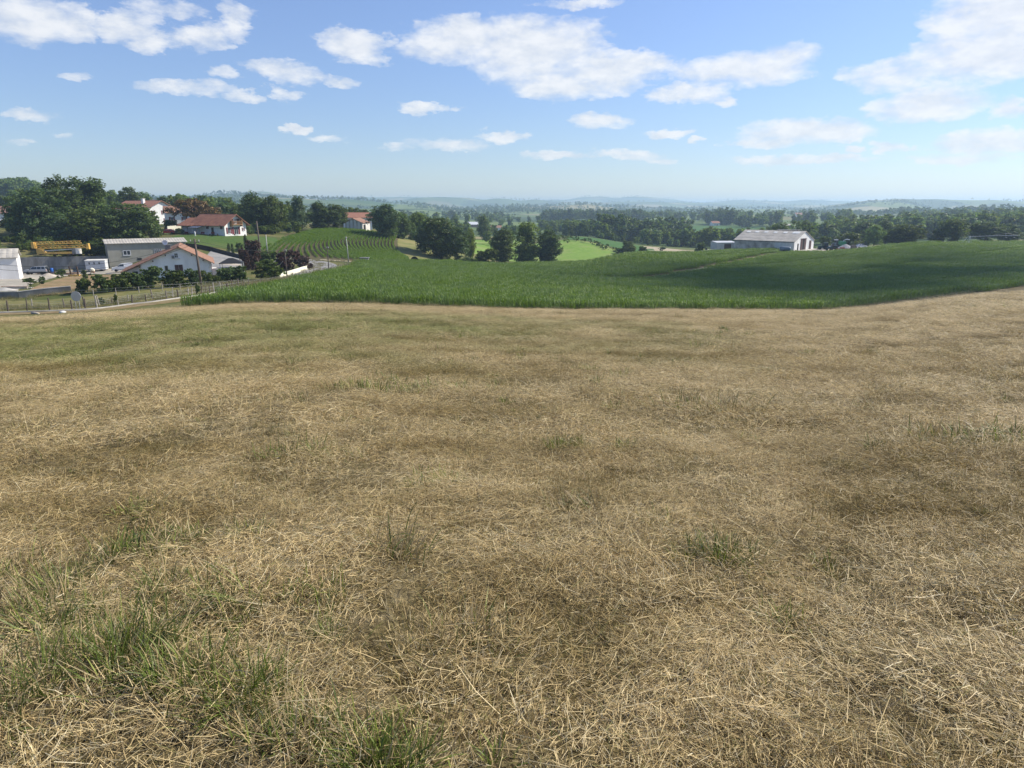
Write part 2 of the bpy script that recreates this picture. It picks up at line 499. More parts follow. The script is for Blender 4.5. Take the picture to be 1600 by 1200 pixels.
M['black'] = plain('black_cover', (0.022, 0.024, 0.028), 0.75, 0.2, 0.9)
M['dark'] = plain('opening_shade', (0.015, 0.014, 0.014), 0.9, 0.2, 1.0)  # near-black colour standing in for the unlit inside of openings
M['wire'] = plain('dark_cable', (0.03, 0.03, 0.03), 0.6, 0.1, 1.0)
M['metal'] = plain('galvanised_steel', (0.50, 0.52, 0.53), 0.45, 0.12, 1.0, metal=0.6)
M['crane'] = plain('yellow_crane_paint', (0.68, 0.42, 0.10), 0.55, 0.2, 0.8)
M['white_metal'] = plain('white_sheet_metal', (0.62, 0.64, 0.66), 0.5, 0.12, 0.8)
M['blue'] = plain('blue_plastic', (0.02, 0.12, 0.45), 0.4, 0.1, 1.0)
M['car_white'] = plain('white_car_paint', (0.78, 0.79, 0.80), 0.22, 0.03, 0.5, spec=0.6)
M['car_silver'] = plain('silver_car_paint', (0.40, 0.43, 0.47), 0.28, 0.05, 0.5, spec=0.6, metal=0.3)
M['car_red'] = plain('red_car_paint', (0.45, 0.03, 0.04), 0.25, 0.05, 0.5, spec=0.6)
M['rubber'] = plain('tyre_rubber', (0.02, 0.02, 0.02), 0.85, 0.2, 2.0)
M['green_paint'] = plain('green_machine_paint', (0.03, 0.20, 0.09), 0.45, 0.15, 1.0)
M['blue_grey'] = plain('blue_grey_tank', (0.14, 0.19, 0.23), 0.5, 0.15, 1.0)
M['teal'] = plain('dark_teal_paint', (0.03, 0.07, 0.08), 0.5, 0.2, 1.0)
M['red_paint'] = plain('faded_red_paint', (0.40, 0.08, 0.06), 0.6, 0.2, 1.0)
M['gravel_pile'] = plain('grey_gravel', (0.33, 0.33, 0.34), 0.95, 0.25, 2.5, 0.6)
M['rubble'] = plain('pale_sand', (0.52, 0.46, 0.38), 0.95, 0.2, 2.0, 0.5)
M['bark'] = plain('bark', (0.10, 0.08, 0.06), 0.95, 0.35, 3.0, 0.5)
M['translucent_sheet'] = plain('pale_roof_light', (0.72, 0.73, 0.70), 0.5, 0.08, 1.0)
M['slate_blue'] = plain('slate_blue_cloth', (0.09, 0.11, 0.17), 0.8, 0.15, 1.0)

# ------------------------------------------------------------------ ground materials
def out_principled(t, col, rough=0.95, bump=None, spec=0.1):
    b = t.n('ShaderNodeBsdfPrincipled')
    t.set(b.inputs['Base Color'], col)
    b.inputs['Roughness'].default_value = rough
    b.inputs['Specular IOR Level'].default_value = spec
    if bump is not None:
        t.set(b.inputs['Normal'], bump)
    t.n('ShaderNodeOutputMaterial', b)


GREEN_C = ground(150, 522, 10)              # a greener, damper strip by the lane
def hay_zones(t):
    """where the mown field is greener (0..1) and where it is browner (0..1), by place"""
    pos = t.n('ShaderNodeNewGeometry').outputs['Position']
    flat = t.vm('MULTIPLY', pos, (1, 1, 0))
    q = t.vm('MULTIPLY', t.vm('SUBTRACT', flat, (GREEN_C.x, GREEN_C.y, 0)), (1 / 26.0, 1 / 19.0, 0))
    q = t.vm('ADD', q, t.vm('MULTIPLY', t.vm('SUBTRACT', t.noise(flat, 0.12, 3.0, 0.6, 1), (.5, .5, .5)), (1.6, 1.6, 0)))
    g = t.ss(t.vm('LENGTH', q, None, 1), 1.1, 0.35)
    n1 = t.noise(t.vm('MULTIPLY', flat, (0.8, 1.0, 1)), 0.55, 5.0, 0.65)
    n2 = t.noise(t.vm('ADD', flat, (31, 7, 0)), 0.16, 3.0, 0.5)
    g = t.m('MAXIMUM', t.m('MULTIPLY', g, t.ss(n1, 0.30, 0.55)), t.m('MULTIPLY', t.ss(n1, 0.60, 0.74), 0.4))
    n3 = t.noise(t.vm('MULTIPLY', t.vm('ADD', flat, t.vm('MULTIPLY', t.noise(flat, 0.07, 2.0, 0.5, 1), (5, 5, 0))), (0.045, 0.42, 0)), 1.0, 4.0, 0.6)     # drifts left along the mower's passes
    br = t.ss(t.m('ADD', t.m('MULTIPLY', n3, 0.5), t.m('ADD', t.m('MULTIPLY', n2, 0.15), t.m('MULTIPLY', n1, 0.45))), 0.51, 0.65)
    return pos, flat, g, br


def hay_ground():
    m = bpy.data.materials.new('mown_hay_ground'); m.use_nodes = True
    t = NT(m.node_tree)
    pos, flat, g, br = hay_zones(t)
    str1 = t.n('ShaderNodeTexNoise', i_Vector=t.vm('MULTIPLY', flat, (1.0, 1.0, 1)), i_Scale=34.0, i_Detail=6.0, i_Roughness=0.7, i_Distortion=1.2).outputs[0]
    str2 = t.noise(flat, 6.0, 5.0, 0.65)
    c = t.mix(t.ss(str1, 0.36, 0.66), (0.045, 0.034, 0.016, 1), (0.23, 0.185, 0.085, 1))  # dark thatch tone also stands in for shade in gaps between stems
    c = t.mix(t.m('MULTIPLY', br, 0.55), c, (0.17, 0.13, 0.055, 1))
    c = t.mix(t.m('MULTIPLY', t.ss(str2, 0.45, 0.72), 0.35), c, (0.54, 0.45, 0.27, 1))
    c = t.mix(t.m('MULTIPLY', g, 0.75), c, (0.115, 0.135, 0.035, 1))
    bp = t.n('ShaderNodeBump', i_Height=t.m('ADD', str1, str2), i_Strength=0.7, i_Distance=0.05)
    out_principled(t, c, 0.95, bp.outputs[0])
    return m


def hay_blade(name, green=False):
    """cut stems and grass blades; colour per blade, drifting with the place in the field"""
    m = bpy.data.materials.new(name); m.use_nodes = True
    t = NT(m.node_tree)
    pos, flat, g, br = hay_zones(t)
    a = t.n('ShaderNodeAttribute', attribute_name='col').outputs['Color']
    c = a
    if not green:
        c = t.mix(t.m('MULTIPLY', br, 0.8), c, t.mix(1.0, c, (0.50, 0.455, 0.28, 1), 'MULTIPLY'))
        c = t.mix(t.m('MULTIPLY', g, 0.8), c, t.mix(1.0, c, (0.40, 0.58, 0.25, 1), 'MULTIPLY'))
    d = t.n('ShaderNodeBsdfPrincipled'); t.set(d.inputs['Base Color'], c)
    d.inputs['Roughness'].default_value = 0.5; d.inputs['Specular IOR Level'].default_value = 0.35
    tr = t.n('ShaderNodeBsdfTranslucent', c)
    t.n('ShaderNodeOutputMaterial', t.n('ShaderNodeMixShader', 0.28, d.outputs[0], tr.outputs[0]))
    return m


def land_material():
    """rough grass close by, a patchwork of small fields farther out"""
    m = bpy.data.materials.new('countryside_grass'); m.use_nodes = True
    t = NT(m.node_tree)
    pos = t.n('ShaderNodeNewGeometry').outputs['Position']
    flat = t.vm('MULTIPLY', pos, (1, 1, 0))
    dist = t.vm('LENGTH', flat, None, 1)
    n1 = t.noise(flat, 0.09, 4.0, 0.6)
    n2 = t.noise(flat, 1.3, 4.0, 0.65)
    near = t.mix(t.ss(n1, 0.35, 0.65), (0.085, 0.105, 0.030, 1), (0.19, 0.165, 0.07, 1))
    near = t.mix(t.m('MULTIPLY', t.ss(n2, 0.4, 0.7), 0.5), near, (0.05, 0.075, 0.02, 1))
    wv = t.vm('ADD', flat, t.vm('MULTIPLY', t.vm('SUBTRACT', t.noise(flat, 0.006, 2.0, 0.5, 1), (.5, .5, .5)), (150, 150, 0)))
    vor = t.n('ShaderNodeTexVoronoi', i_Vector=t.vm('MULTIPLY', wv, (1 / 210.0, 1 / 150.0, 0)), i_Scale=1.0)
    sepc = t.n('ShaderNodeSeparateColor', vor.outputs['Color'])
    ramp = t.n('ShaderNodeValToRGB', sepc.outputs[0])
    ramp.color_ramp.interpolation = 'CONSTANT'
    els = ramp.color_ramp.elements
    els[0].position, els[0].color = 0.0, (0.055, 0.085, 0.03, 1)
    els[1].position, els[1].color = 0.28, (0.11, 0.155, 0.045, 1)
    for p, c in ((0.5, (0.15, 0.20, 0.06, 1)), (0.68, (0.07, 0.12, 0.035, 1)), (0.84, (0.33, 0.29, 0.15, 1)), (0.93, (0.21, 0.20, 0.09, 1))):
        e = els.new(p); e.color = c
    far = t.mix(t.m('MULTIPLY', t.ss(t.noise(flat, 0.03, 4.0), 0.4, 0.7), 0.3), ramp.outputs[0], (0.06, 0.09, 0.03, 1))
    c = t.mix(t.ss(dist, 330, 480), near, far)
    bp = t.n('ShaderNodeBump', i_Height=n2, i_Strength=0.5, i_Distance=0.15)
    out_principled(t, c, 0.95, bp.outputs[0])
    return m


def ground_mat(name, a, b, scale, c=None, scale2=0.15, f2=0.5, bump=0.4):
    m = bpy.data.materials.new(name); m.use_nodes = True
    t = NT(m.node_tree)
    pos = t.vm('MULTIPLY', t.n('ShaderNodeNewGeometry').outputs['Position'], (1, 1, 0))
    n = t.noise(pos, scale, 5.0, 0.65)
    col = t.mix(t.ss(n, 0.32, 0.68), c4(a), c4(b))
    if c:
        col = t.mix(t.m('MULTIPLY', t.ss(t.noise(pos, scale2, 4.0, 0.6), 0.42, 0.62), f2), col, c4(c))
    bp = t.n('ShaderNodeBump', i_Height=n, i_Strength=bump, i_Distance=0.08)
    out_principled(t, col, 0.95, bp.outputs[0])
    return m

M['hay_ground'] = hay_ground()
M['land'] = land_material()
M['straw'] = hay_blade('cut_straw')
M['grass_blade'] = hay_blade('green_grass_blade', True)
M['asphalt'] = ground_mat('worn_asphalt', (0.20, 0.20, 0.20), (0.28, 0.275, 0.265), 1.1, (0.34, 0.33, 0.30), 0.2, 0.5)
M['gravel'] = ground_mat('pale_gravel', (0.33, 0.30, 0.25), (0.48, 0.44, 0.37), 0.9, (0.28, 0.27, 0.22), 0.2, 0.6)
M['dry_plot'] = ground_mat('dry_plot', (0.20, 0.135, 0.075), (0.34, 0.245, 0.14), 0.8, (0.13, 0.14, 0.05), 0.12, 0.45)
M['lawn'] = ground_mat('lawn', (0.055, 0.105, 0.024), (0.085, 0.14, 0.035), 0.8, (0.10, 0.13, 0.04), 0.1, 0.5)
M['meadow'] = ground_mat('grazed_meadow', (0.11, 0.125, 0.038), (0.20, 0.185, 0.075), 0.7, (0.24, 0.20, 0.09), 0.12, 0.5)
M['soil'] = ground_mat('brown_soil', (0.085, 0.07, 0.038), (0.13, 0.105, 0.06), 1.2, (0.07, 0.09, 0.03), 0.6, 0.5)
M['bright_green'] = ground_mat('bright_pasture', (0.13, 0.235, 0.034), (0.20, 0.305, 0.06), 0.45, (0.26, 0.29, 0.10), 0.05, 0.6)
M['green_crop'] = ground_mat('green_crop', (0.05, 0.12, 0.03), (0.075, 0.15, 0.04), 0.5)
M['dry_meadow'] = ground_mat('dry_meadow', (0.12, 0.15, 0.042), (0.21, 0.205, 0.08), 0.35, (0.30, 0.25, 0.12), 0.07, 0.5)
M['pale_field'] = ground_mat('pale_stubble', (0.25, 0.25, 0.10), (0.33, 0.30, 0.15), 0.2)
M['track'] = ground_mat('dusty_track', (0.36, 0.30, 0.21), (0.50, 0.43, 0.32), 0.8, (0.17, 0.17, 0.07), 0.5, 0.4)

# ------------------------------------------------------------------ the land: one polar sheet, split at the far edge of the mown field
ang = np.concatenate([np.linspace(-math.pi, -0.90, 40, endpoint=False), np.linspace(-0.90, 0.90, 430), np.linspace(0.90, math.pi, 40)[1:]])
er = edge_r(ang)
N1, N2, N3 = 230, 185, 120
rings = [0.25 * (er / 0.25) ** (i / N1) for i in range(N1 + 1)]
rings += [er * (420.0 / er) ** (i / N2) for i in range(1, N2 + 1)]
rings += [np.full_like(er, 420.0 * (13000 / 420.0) ** (i / N3)) for i in range(1, N3 + 1)]
RR = np.array(rings)
XX, YY = RR * np.sin(ang)[None, :], RR * np.cos(ang)[None, :]
ZZ = H(XX, YY)
na = len(ang)


def polar_sheet(name, i0, i1, mat):
    v = np.stack([XX[i0:i1+1], YY[i0:i1+1], ZZ[i0:i1+1]], -1).reshape(-1, 3)
    k = np.arange(i1 - i0)[:, None] * na + np.arange(na - 1)[None, :]
    f = np.stack([k, k + na, k + na + 1, k + 1], -1).reshape(-1, 4)[:, ::-1]
    me = mesh_np(name, v, f, [mat], None, True)
    return link(name, me)

hay = S(polar_sheet('hay_field', 0, N1, M['hay_ground']), 'mown straw-coloured hay field sloping away in front', 'field', kind='structure')
land = S(polar_sheet('terrain', N1, len(RR) - 1, M['land']), 'rolling countryside of small green and straw fields', 'terrain', kind='structure')


def densify(poly, step):
    out = []
    for i in range(len(poly)):
        a, b = np.array(poly[i][:2]), np.array(poly[(i + 1) % len(poly)][:2])
        n = max(1, int(np.linalg.norm(b - a) / step))
        out += [tuple(a + (b - a) * k / n) for k in range(n)]
    return out


def drape(name, poly, mat, off=0.08, L=4.0, label=None, cat='ground'):
    """a sheet lying on the land inside a polygon"""
    bm = bmesh.new()
    vs = [bm.verts.new((x, y, 0)) for x, y in densify(poly, L)]
    es = [bm.edges.new((vs[i], vs[(i + 1) % len(vs)])) for i in range(len(vs))]
    bmesh.ops.triangle_fill(bm, use_beauty=True, edges=es)
    for _ in range(8):
        long = [e for e in bm.edges if e.calc_length() > L * 1.3]
        if not long: break
        bmesh.ops.subdivide_edges(bm, edges=long, cuts=1)
        bmesh.ops.triangulate(bm, faces=bm.faces[:])
    co = np.array([v.co[:] for v in bm.verts])
    z = H(co[:, 0], co[:, 1]) + off
    for v, q in zip(bm.verts, z): v.co.z = q
    for f in bm.faces:
        if f.normal.z < 0: f.normal_flip()
    bmesh.ops.recalc_face_normals(bm, faces=bm.faces)
    if sum(f.normal.z for f in bm.faces) < 0:
        bmesh.ops.reverse_faces(bm, faces=bm.faces)
    me = bpy.data.meshes.new(name); bm.to_mesh(me); bm.free()
    me.materials.append(mat)
    me.polygons.foreach_set('use_smooth', np.ones(len(me.polygons), bool))
    o = link(name, me)
    return S(o, label, cat, kind='structure')


def smooth_line(pts, n=14):
    pts = [np.array(p[:2], float) for p in pts]
    out = []
    for i in range(len(pts) - 1):
        p0, p1, p2, p3 = pts[max(i-1, 0)], pts[i], pts[i+1], pts[min(i+2, len(pts)-1)]
        for k in range(n):
            t = k / n
            out.append(0.5*((2*p1) + (-p0+p2)*t + (2*p0-5*p1+4*p2-p3)*t*t + (-p0+3*p1-3*p2+p3)*t**3))
    return out + [pts[-1]]


def ribbon(name, pts, w, mat, off=0.1, label=None, cat='path', th=0.0, n=14):
    """a strip laid along a line on the land; th > 0 gives it an upstanding edge"""
    ln = smooth_line(pts, n)
    vs, fs = [], []
    for i, p in enumerate(ln):
        d = ln[min(i + 1, len(ln) - 1)] - ln[max(i - 1, 0)]
        d = d / (np.linalg.norm(d) + 1e-9); s = np.array([d[1], -d[0]])
        ww = w[0] + (w[1] - w[0]) * i / (len(ln) - 1) if hasattr(w, '__len__') else w
        m = 5
        for k in range(m):
            q = p + s * ww * (k / (m - 1) - 0.5)
            vs.append((q[0], q[1], float(H(q[0], q[1])) + off + th))
        for k in (0, m - 1):
            q = p + s * ww * (k / (m - 1) - 0.5)
            vs.append((q[0], q[1], float(H(q[0], q[1])) - 0.1))
    for i in range(len(ln) - 1):
        a, b = i * 7, i * 7 + 7
        for k in range(4):
            fs.append((a+k, a+k+1, b+k+1, b+k))
        fs += [(a+5, a, b, b+5), (a+4, a+6, b+6, b+4)]
    me = mesh_np(name, vs, fs, [mat], None, False)
    return S(link(name, me), label, cat, kind='structure')


def gp(*pp):
    return [ground(a, b, 30.0)[:2] for a, b in pp]

# fields, lanes and yards
drape('meadow', gp((-120, 487), (60, 487), (150, 481), (240, 470), (330, 458), (420, 446), (425, 443), (345, 441), (250, 452), (150, 463), (60, 470), (-120, 470)), M['meadow'], 0.06, 4.0,
      'grazed meadow strip between the fence and the hedge', 'meadow')
drape('yard', gp((-150, 455), (25, 455), (60, 441), (95, 432), (140, 428), (205, 427), (215, 420), (160, 419), (30, 427), (-150, 427)), M['gravel'], 0.05, 3.0,
      'pale gravel builder\'s yard below the retaining wall', 'yard')
drape('dry_plot', gp((30, 461), (45, 455), (70, 443), (105, 433), (150, 430), (190, 430), (205, 440), (175, 452), (110, 459), (60, 463)), M['dry_plot'], 0.11, 3.0,
      'dry brown mown plot between the yard and the hedge', 'plot')
drape('lawn', gp((250, 381), (275, 368), (345, 368), (385, 369), (430, 372), (440, 382), (425, 392), (380, 392), (330, 386), (285, 380)), M['lawn'], 0.08, 3.0,
      'green lawn sloping below the brown-roofed house', 'lawn')
road_pts = [G(296, 150), G(330, 160), G(372, 168), G(415, 176), G(455, 180), G(486, 179), G(503, 174), G(508, 165), G(500, 152), G(478, 138), G(452, 125), G(424, 114), G(396, 105)]
ribbon('road', road_pts, 5.6, M['asphalt'], 0.10, 'grey lane bending past the cream wall', 'road')
drape('forecourt', gp((318, 405), (330, 392), (360, 394), (388, 401), (388, 418), (350, 424), (320, 420)), M['asphalt'], 0.14, 3.0,
      'grey paved forecourt behind the white house', 'forecourt')
ribbon('side_track', [G(500, 183), G(545, 184), G(590, 187), G(640, 191), G(700, 196)], 3.0, M['track'], 0.09, 'narrow track along the foot of the row crop', 'track')
KERB = gp((-60, 491), (20, 489), (80, 487), (140, 484), (200, 477), (250, 471), (320, 461), (380, 450), (425, 443), (470, 436), (510, 427), (545, 417), (562, 412))
ribbon('verge', [(x + 0.9, y - 1.2) for x, y in KERB], 3.0, M['dry_plot'], 0.05, 'dusty verge beside the maize', 'verge')
ribbon('kerb', KERB, 0.34, M['pale_conc'], 0.12, 'pale concrete gutter edging the lane', 'kerb', 0.05)
ROWFIELD = gp((388, 394), (415, 388), (440, 378), (447, 366), (505, 357), (548, 358), (585, 363), (622, 371), (620, 380), (622, 390), (642, 409), (590, 409), (500, 407), (430, 403))
drape('row_crop_field', ROWFIELD, M['soil'], 0.07, 3.0, 'brown soil of the row crop on the slope', 'field')
drape('dry_slope', gp((623, 371), (660, 373), (700, 377), (735, 386), (742, 400), (730, 413), (700, 413), (644, 410), (623, 390), (621, 380)), M['dry_meadow'], 0.06, 4.0,
      'dry grassy slope beside the row crop', 'meadow')
drape('bright_pasture', [tuple(G(a, b)[:2]) for a, b in ((780, 262), (830, 258), (900, 254), (985, 258), (1015, 286), (995, 308), (935, 342), (880, 362), (810, 356), (775, 300))], M['bright_green'], 0.10, 4.0,
      'bright sunlit green pasture behind the dark round tree', 'field')
drape('green_strip', [tuple(G(a, b)[:2]) for a, b in ((885, 366), (935, 346), (990, 318), (1025, 318), (1020, 360), (960, 400), (890, 420))], M['green_crop'], 0.10, 5.0,
      'narrow green crop strip behind the field hedge', 'field')
drape('sandy_patch', [tuple(G(a, b)[:2]) for a, b in ((1012, 330), (1055, 318), (1110, 318), (1095, 350), (1030, 372), (1005, 372))], M['track'], 0.10, 5.0,
      'bare sandy patch beyond the maize ridge', 'ground')
drape('pasture_gap', [tuple(G(a, b)[:2]) for a, b in ((722, 268), (830, 285), (835, 395), (728, 400))], M['bright_green'], 0.10, 5.0,
      'bright green pasture showing between the central trees', 'field')
drape('pale_field', [tuple(G(a, b)[:2]) for a, b in ((900, 720), (975, 700), (965, 880), (910, 880))], M['pale_field'], 0.4, 15.0,
      'pale stubble field in front of the dark ridge wood', 'field')
drape('far_pasture', [tuple(G(a, b)[:2]) for a, b in ((1062, 610), (1200, 600), (1195, 790), (1075, 800))], M['green_crop'], 0.3, 15.0,
      'dull green field below the far white house', 'field')
drape('rear_pasture', [tuple(G(a, b)[:2]) for a, b in ((1415, 300), (1480, 305), (1475, 345), (1425, 345))], M['bright_green'], 0.15, 5.0,
      'bright green grass between the trees on the right', 'field')
drape('barn_yard', [tuple(G(a, b)[:2]) for a, b in ((1210, 250), (1240, 249), (1300, 256), (1375, 262), (1365, 288), (1290, 300), (1270, 275))], M['gravel'], 0.10, 4.0,
      'pale farmyard beside the long barn', 'yard')
TRACK = [tuple(G(a, b)[:2]) for a, b in ((1262, 256), (1225, 250), (1190, 236), (1150, 216), (1090, 192), (1020, 176), (950, 170), (880, 172))]
ribbon('farm_track', TRACK, (2.6, 1.4), M['track'], 0.10, 'dusty farm track leading through the maize to the barn', 'track')
MAIZE = [(math.sin(a) * float(edge_r(a) + 0.9), math.cos(a) * float(edge_r(a) + 0.9)) for a in np.linspace(math.atan2(G(288, 77).x, 77), 0.80, 60)]
MAIZE += [tuple(G(a, b)[:2]) for a, b in ((1720, 305), (1600, 297), (1500, 284), (1440, 272), (1385, 266), (1330, 253), (1290, 247), (1242, 247), (1236, 255), (1205, 262), (1150, 258), (1110, 252), (1060, 243), (985, 240), (930, 244), (870, 246), (825, 236), (790, 214), (720, 204), (660, 194), (600, 186), (563, 180), (560, 168), (536, 150), (498, 132), (452, 115), (405, 101), (350, 88))]
drape('maize_soil', MAIZE, M['soil'], 0.05, 4.0, 'dark soil under the maize', 'field')

# ------------------------------------------------------------------ scattering
def scatter(name, co, rz, sc, idx, protos, label, cat, tilt=None):
    """many small copies of the prototypes at points: geometry-node instances on one object"""
    n = len(co)
    me = bpy.data.meshes.new(name)
    me.vertices.add(n); me.vertices.foreach_set('co', np.asarray(co, np.float32).ravel())
    rot = np.zeros((n, 3), np.float32)
    if tilt is not None: rot[:, :2] = tilt
    rot[:, 2] = rz
    sc = np.asarray(sc, np.float32)
    if sc.ndim == 1: sc = np.repeat(sc[:, None], 3, 1)
    a = me.attributes.new('rot', 'FLOAT_VECTOR', 'POINT'); a.data.foreach_set('vector', rot.ravel())
    a = me.attributes.new('scl', 'FLOAT_VECTOR', 'POINT'); a.data.foreach_set('vector', sc.ravel())
    a = me.attributes.new('idx', 'INT', 'POINT'); a.data.foreach_set('value', np.asarray(idx, np.int32))
    o = link(name, me)
    coll = bpy.data.collections.new(name + '_kinds')
    for p in protos: coll.objects.link(p)
    g = bpy.data.node_groups.new(name + '_scatter', 'GeometryNodeTree')
    g.interface.new_socket('Geometry', in_out='INPUT', socket_type='NodeSocketGeometry')
    g.interface.new_socket('Geometry', in_out='OUTPUT', socket_type='NodeSocketGeometry')
    nd = g.nodes; L = g.links
    gi, go = nd.new('NodeGroupInput'), nd.new('NodeGroupOutput')
    iop = nd.new('GeometryNodeInstanceOnPoints')
    ci = nd.new('GeometryNodeCollectionInfo')
    ci.inputs['Collection'].default_value = coll
    ci.inputs['Separate Children'].default_value = True
    ci.inputs['Reset Children'].default_value = True
    iop.inputs['Pick Instance'].default_value = True
    def na_(nm, ty):
        q = nd.new('GeometryNodeInputNamedAttribute'); q.data_type = ty
        q.inputs['Name'].default_value = nm
        return q.outputs['Attribute']
    L.new(gi.outputs[0], iop.inputs['Points'])
    L.new(ci.outputs[0], iop.inputs['Instance'])
    L.new(na_('idx', 'INT'), iop.inputs['Instance Index'])
    L.new(na_('rot', 'FLOAT_VECTOR'), iop.inputs['Rotation'])
    L.new(na_('scl', 'FLOAT_VECTOR'), iop.inputs['Scale'])
    L.new(iop.outputs[0], go.inputs[0])
    md = o.modifiers.new('scatter', 'NODES'); md.node_group = g
    return S(o, label, cat, kind='stuff')


def proto(name, verts, faces, mat, cols, smooth=False):
    me = mesh_np(name, verts, faces, [mat], cols, smooth)
    return bpy.data.objects.new(name, me)


def blades(rng, base, heading, elev, bend, length, width, K, cols, roll=0.3, tipw=0.15):
    """ribbon blades: base (n,3), heading and elevation of the start, bend per segment"""
    n = len(base)
    pts = [base]
    e = elev.copy()
    for k in range(K):
        d = np.stack([np.cos(heading) * np.cos(e), np.sin(heading) * np.cos(e), np.sin(e)], -1)
        pts.append(pts[-1] + d * (length / K)[:, None])
        e = e + bend
    r = rng.normal(0, roll, n)
    side = np.stack([-np.sin(heading) * np.cos(r), np.cos(heading) * np.cos(r), np.sin(r)], -1)
    V = []
    for k in range(K + 1):
        w = width * (1 - (1 - tipw) * (k / K) ** 2) * 0.5
        V += [pts[k] - side * w[:, None], pts[k] + side * w[:, None]]
    V = np.stack(V, 1).reshape(-1, 3)
    m = 2 * (K + 1)
    b = np.arange(n)[:, None] * m
    F = np.concatenate([np.stack([b + 2*k, b + 2*k + 1, b + 2*k + 3, b + 2*k + 2], -1) for k in range(K)], 1).reshape(-1, 4)
    return V, F, np.repeat(cols, m, 0)

STRAW = np.array([(0.86, 0.70, 0.38), (0.73, 0.565, 0.28), (0.57, 0.44, 0.21), (0.56, 0.485, 0.31), (0.33, 0.24, 0.11), (0.15, 0.11, 0.055), (0.28, 0.265, 0.095), (0.90, 0.80, 0.53)])
STRAW_P = np.array([.18, .19, .18, .10, .15, .10, .06, .04])


def straw_mat_proto(i, rng, n=820, rad=0.36):
    r, a = rad * np.sqrt(rng.random(n)), rng.random(n) * 2 * math.pi
    zc = rng.random(n) ** 1.6 * 0.05
    base = np.stack([r * np.cos(a), r * np.sin(a), zc - 0.006], -1)
    L = np.where(rng.random(n) < 0.78, rng.uniform(0.018, 0.065, n), np.clip(rng.lognormal(math.log(0.085), 0.5, n), 0.03, 0.24))
    mean = rng.random() * 6.28
    hd = np.where(rng.random(n) < 0.45, mean + rng.normal(0, 0.45, n), rng.random(n) * 6.283)
    cols = STRAW[rng.choice(8, n, p=STRAW_P)] * rng.uniform(0.8, 1.15, (n, 1))
    return blades(rng, base, hd, rng.normal(0.10, 0.26, n), rng.normal(-0.06, 0.2, n), L, rng.uniform(0.0013, 0.0028, n), 2, cols, 0.6, 0.6)


def stubble_proto(i, rng, n=260, rad=0.34):
    r, a = rad * np.sqrt(rng.random(n)), rng.random(n) * 2 * math.pi
    base = np.stack([r * np.cos(a), r * np.sin(a), np.full(n, -0.01)], -1)
    L = rng.uniform(0.03, 0.085, n)
    pal = np.array([(0.44, 0.34, 0.155), (0.30, 0.23, 0.09), (0.21, 0.195, 0.06), (0.145, 0.165, 0.04), (0.24, 0.165, 0.07)])
    cols = pal[rng.choice(5, n, p=[.3, .26, .2, .1, .14])] * rng.uniform(0.8, 1.2, (n, 1))
    return blades(rng, base, rng.random(n) * 6.283, rng.normal(1.2, 0.25, n), rng.normal(-0.12, 0.12, n), L, rng.uniform(0.0018, 0.0036, n), 2, cols, 0.5)


def tuft_proto(i, rng, n=90, rad=0.10, h=(0.10, 0.26), dry=0.25, lean=0.0):
    n = int(n * 0.55)
    r, a = rad * rng.random(n), rng.random(n) * 2 * math.pi
    base = np.stack([r * np.cos(a), r * np.sin(a), np.full(n, -0.02)], -1)
    L = rng.uniform(h[0], h[1], n)
    g = np.array([(0.115, 0.160, 0.024), (0.155, 0.205, 0.034), (0.26, 0.30, 0.06), (0.080, 0.112, 0.02)])
    cols = g[rng.choice(4, n, p=[.35, .3, .13, .22])]
    isd = rng.random(n) < dry
    cols = np.where(isd[:, None], np.array([(0.40, 0.31, 0.16)]), cols) * rng.uniform(0.75, 1.2, (n, 1))
    hd = a + rng.normal(0, 0.7, n)
    if lean: hd = np.where(rng.random(n) < 0.6, lean + rng.normal(0, 0.5, n), hd)
    return blades(rng, base, hd, rng.normal(1.25, 0.2, n), rng.normal(-0.26, 0.14, n), L, rng.uniform(0.004, 0.0105, n), 4, cols, 0.4, 0.08)


def sector(rng, r0, r1, dens, half, jit=0.0):
    n = int(dens * half * (r1**2 - r0**2))
    r = np.sqrt(rng.uniform(r0**2, r1**2, n)); a = rng.uniform(-half, half, n)
    return r * np.sin(a), r * np.cos(a), r, a

rng = np.random.default_rng(7)
mats_ = [proto('straw_mat.%03d' % i, *(lambda q: (q[0], q[1], M['straw'], q[2]))(straw_mat_proto(i, rng))) for i in range(8)]
stubs_ = [proto('stubble.%03d' % i, *(lambda q: (q[0], q[1], M['straw'], q[2]))(stubble_proto(i, rng))) for i in range(5)]
tufts_ = [proto('tuft.%03d' % i, *(lambda q: (q[0], q[1], M['grass_blade'], q[2]))(tuft_proto(i, rng, n, rad, h, dry, lean)))
          for i, (n, rad, h, dry, lean) in enumerate([(80, .09, (.05, .13), .3, 0), (90, .10, (.08, .18), .35, 0), (110, .14, (.12, .30), .22, 0), (130, .16, (.16, .38), .25, 0.4), (70, .07, (.05, .12), .2, 0), (120, .2, (.10, .26), .7, 0.9)])]

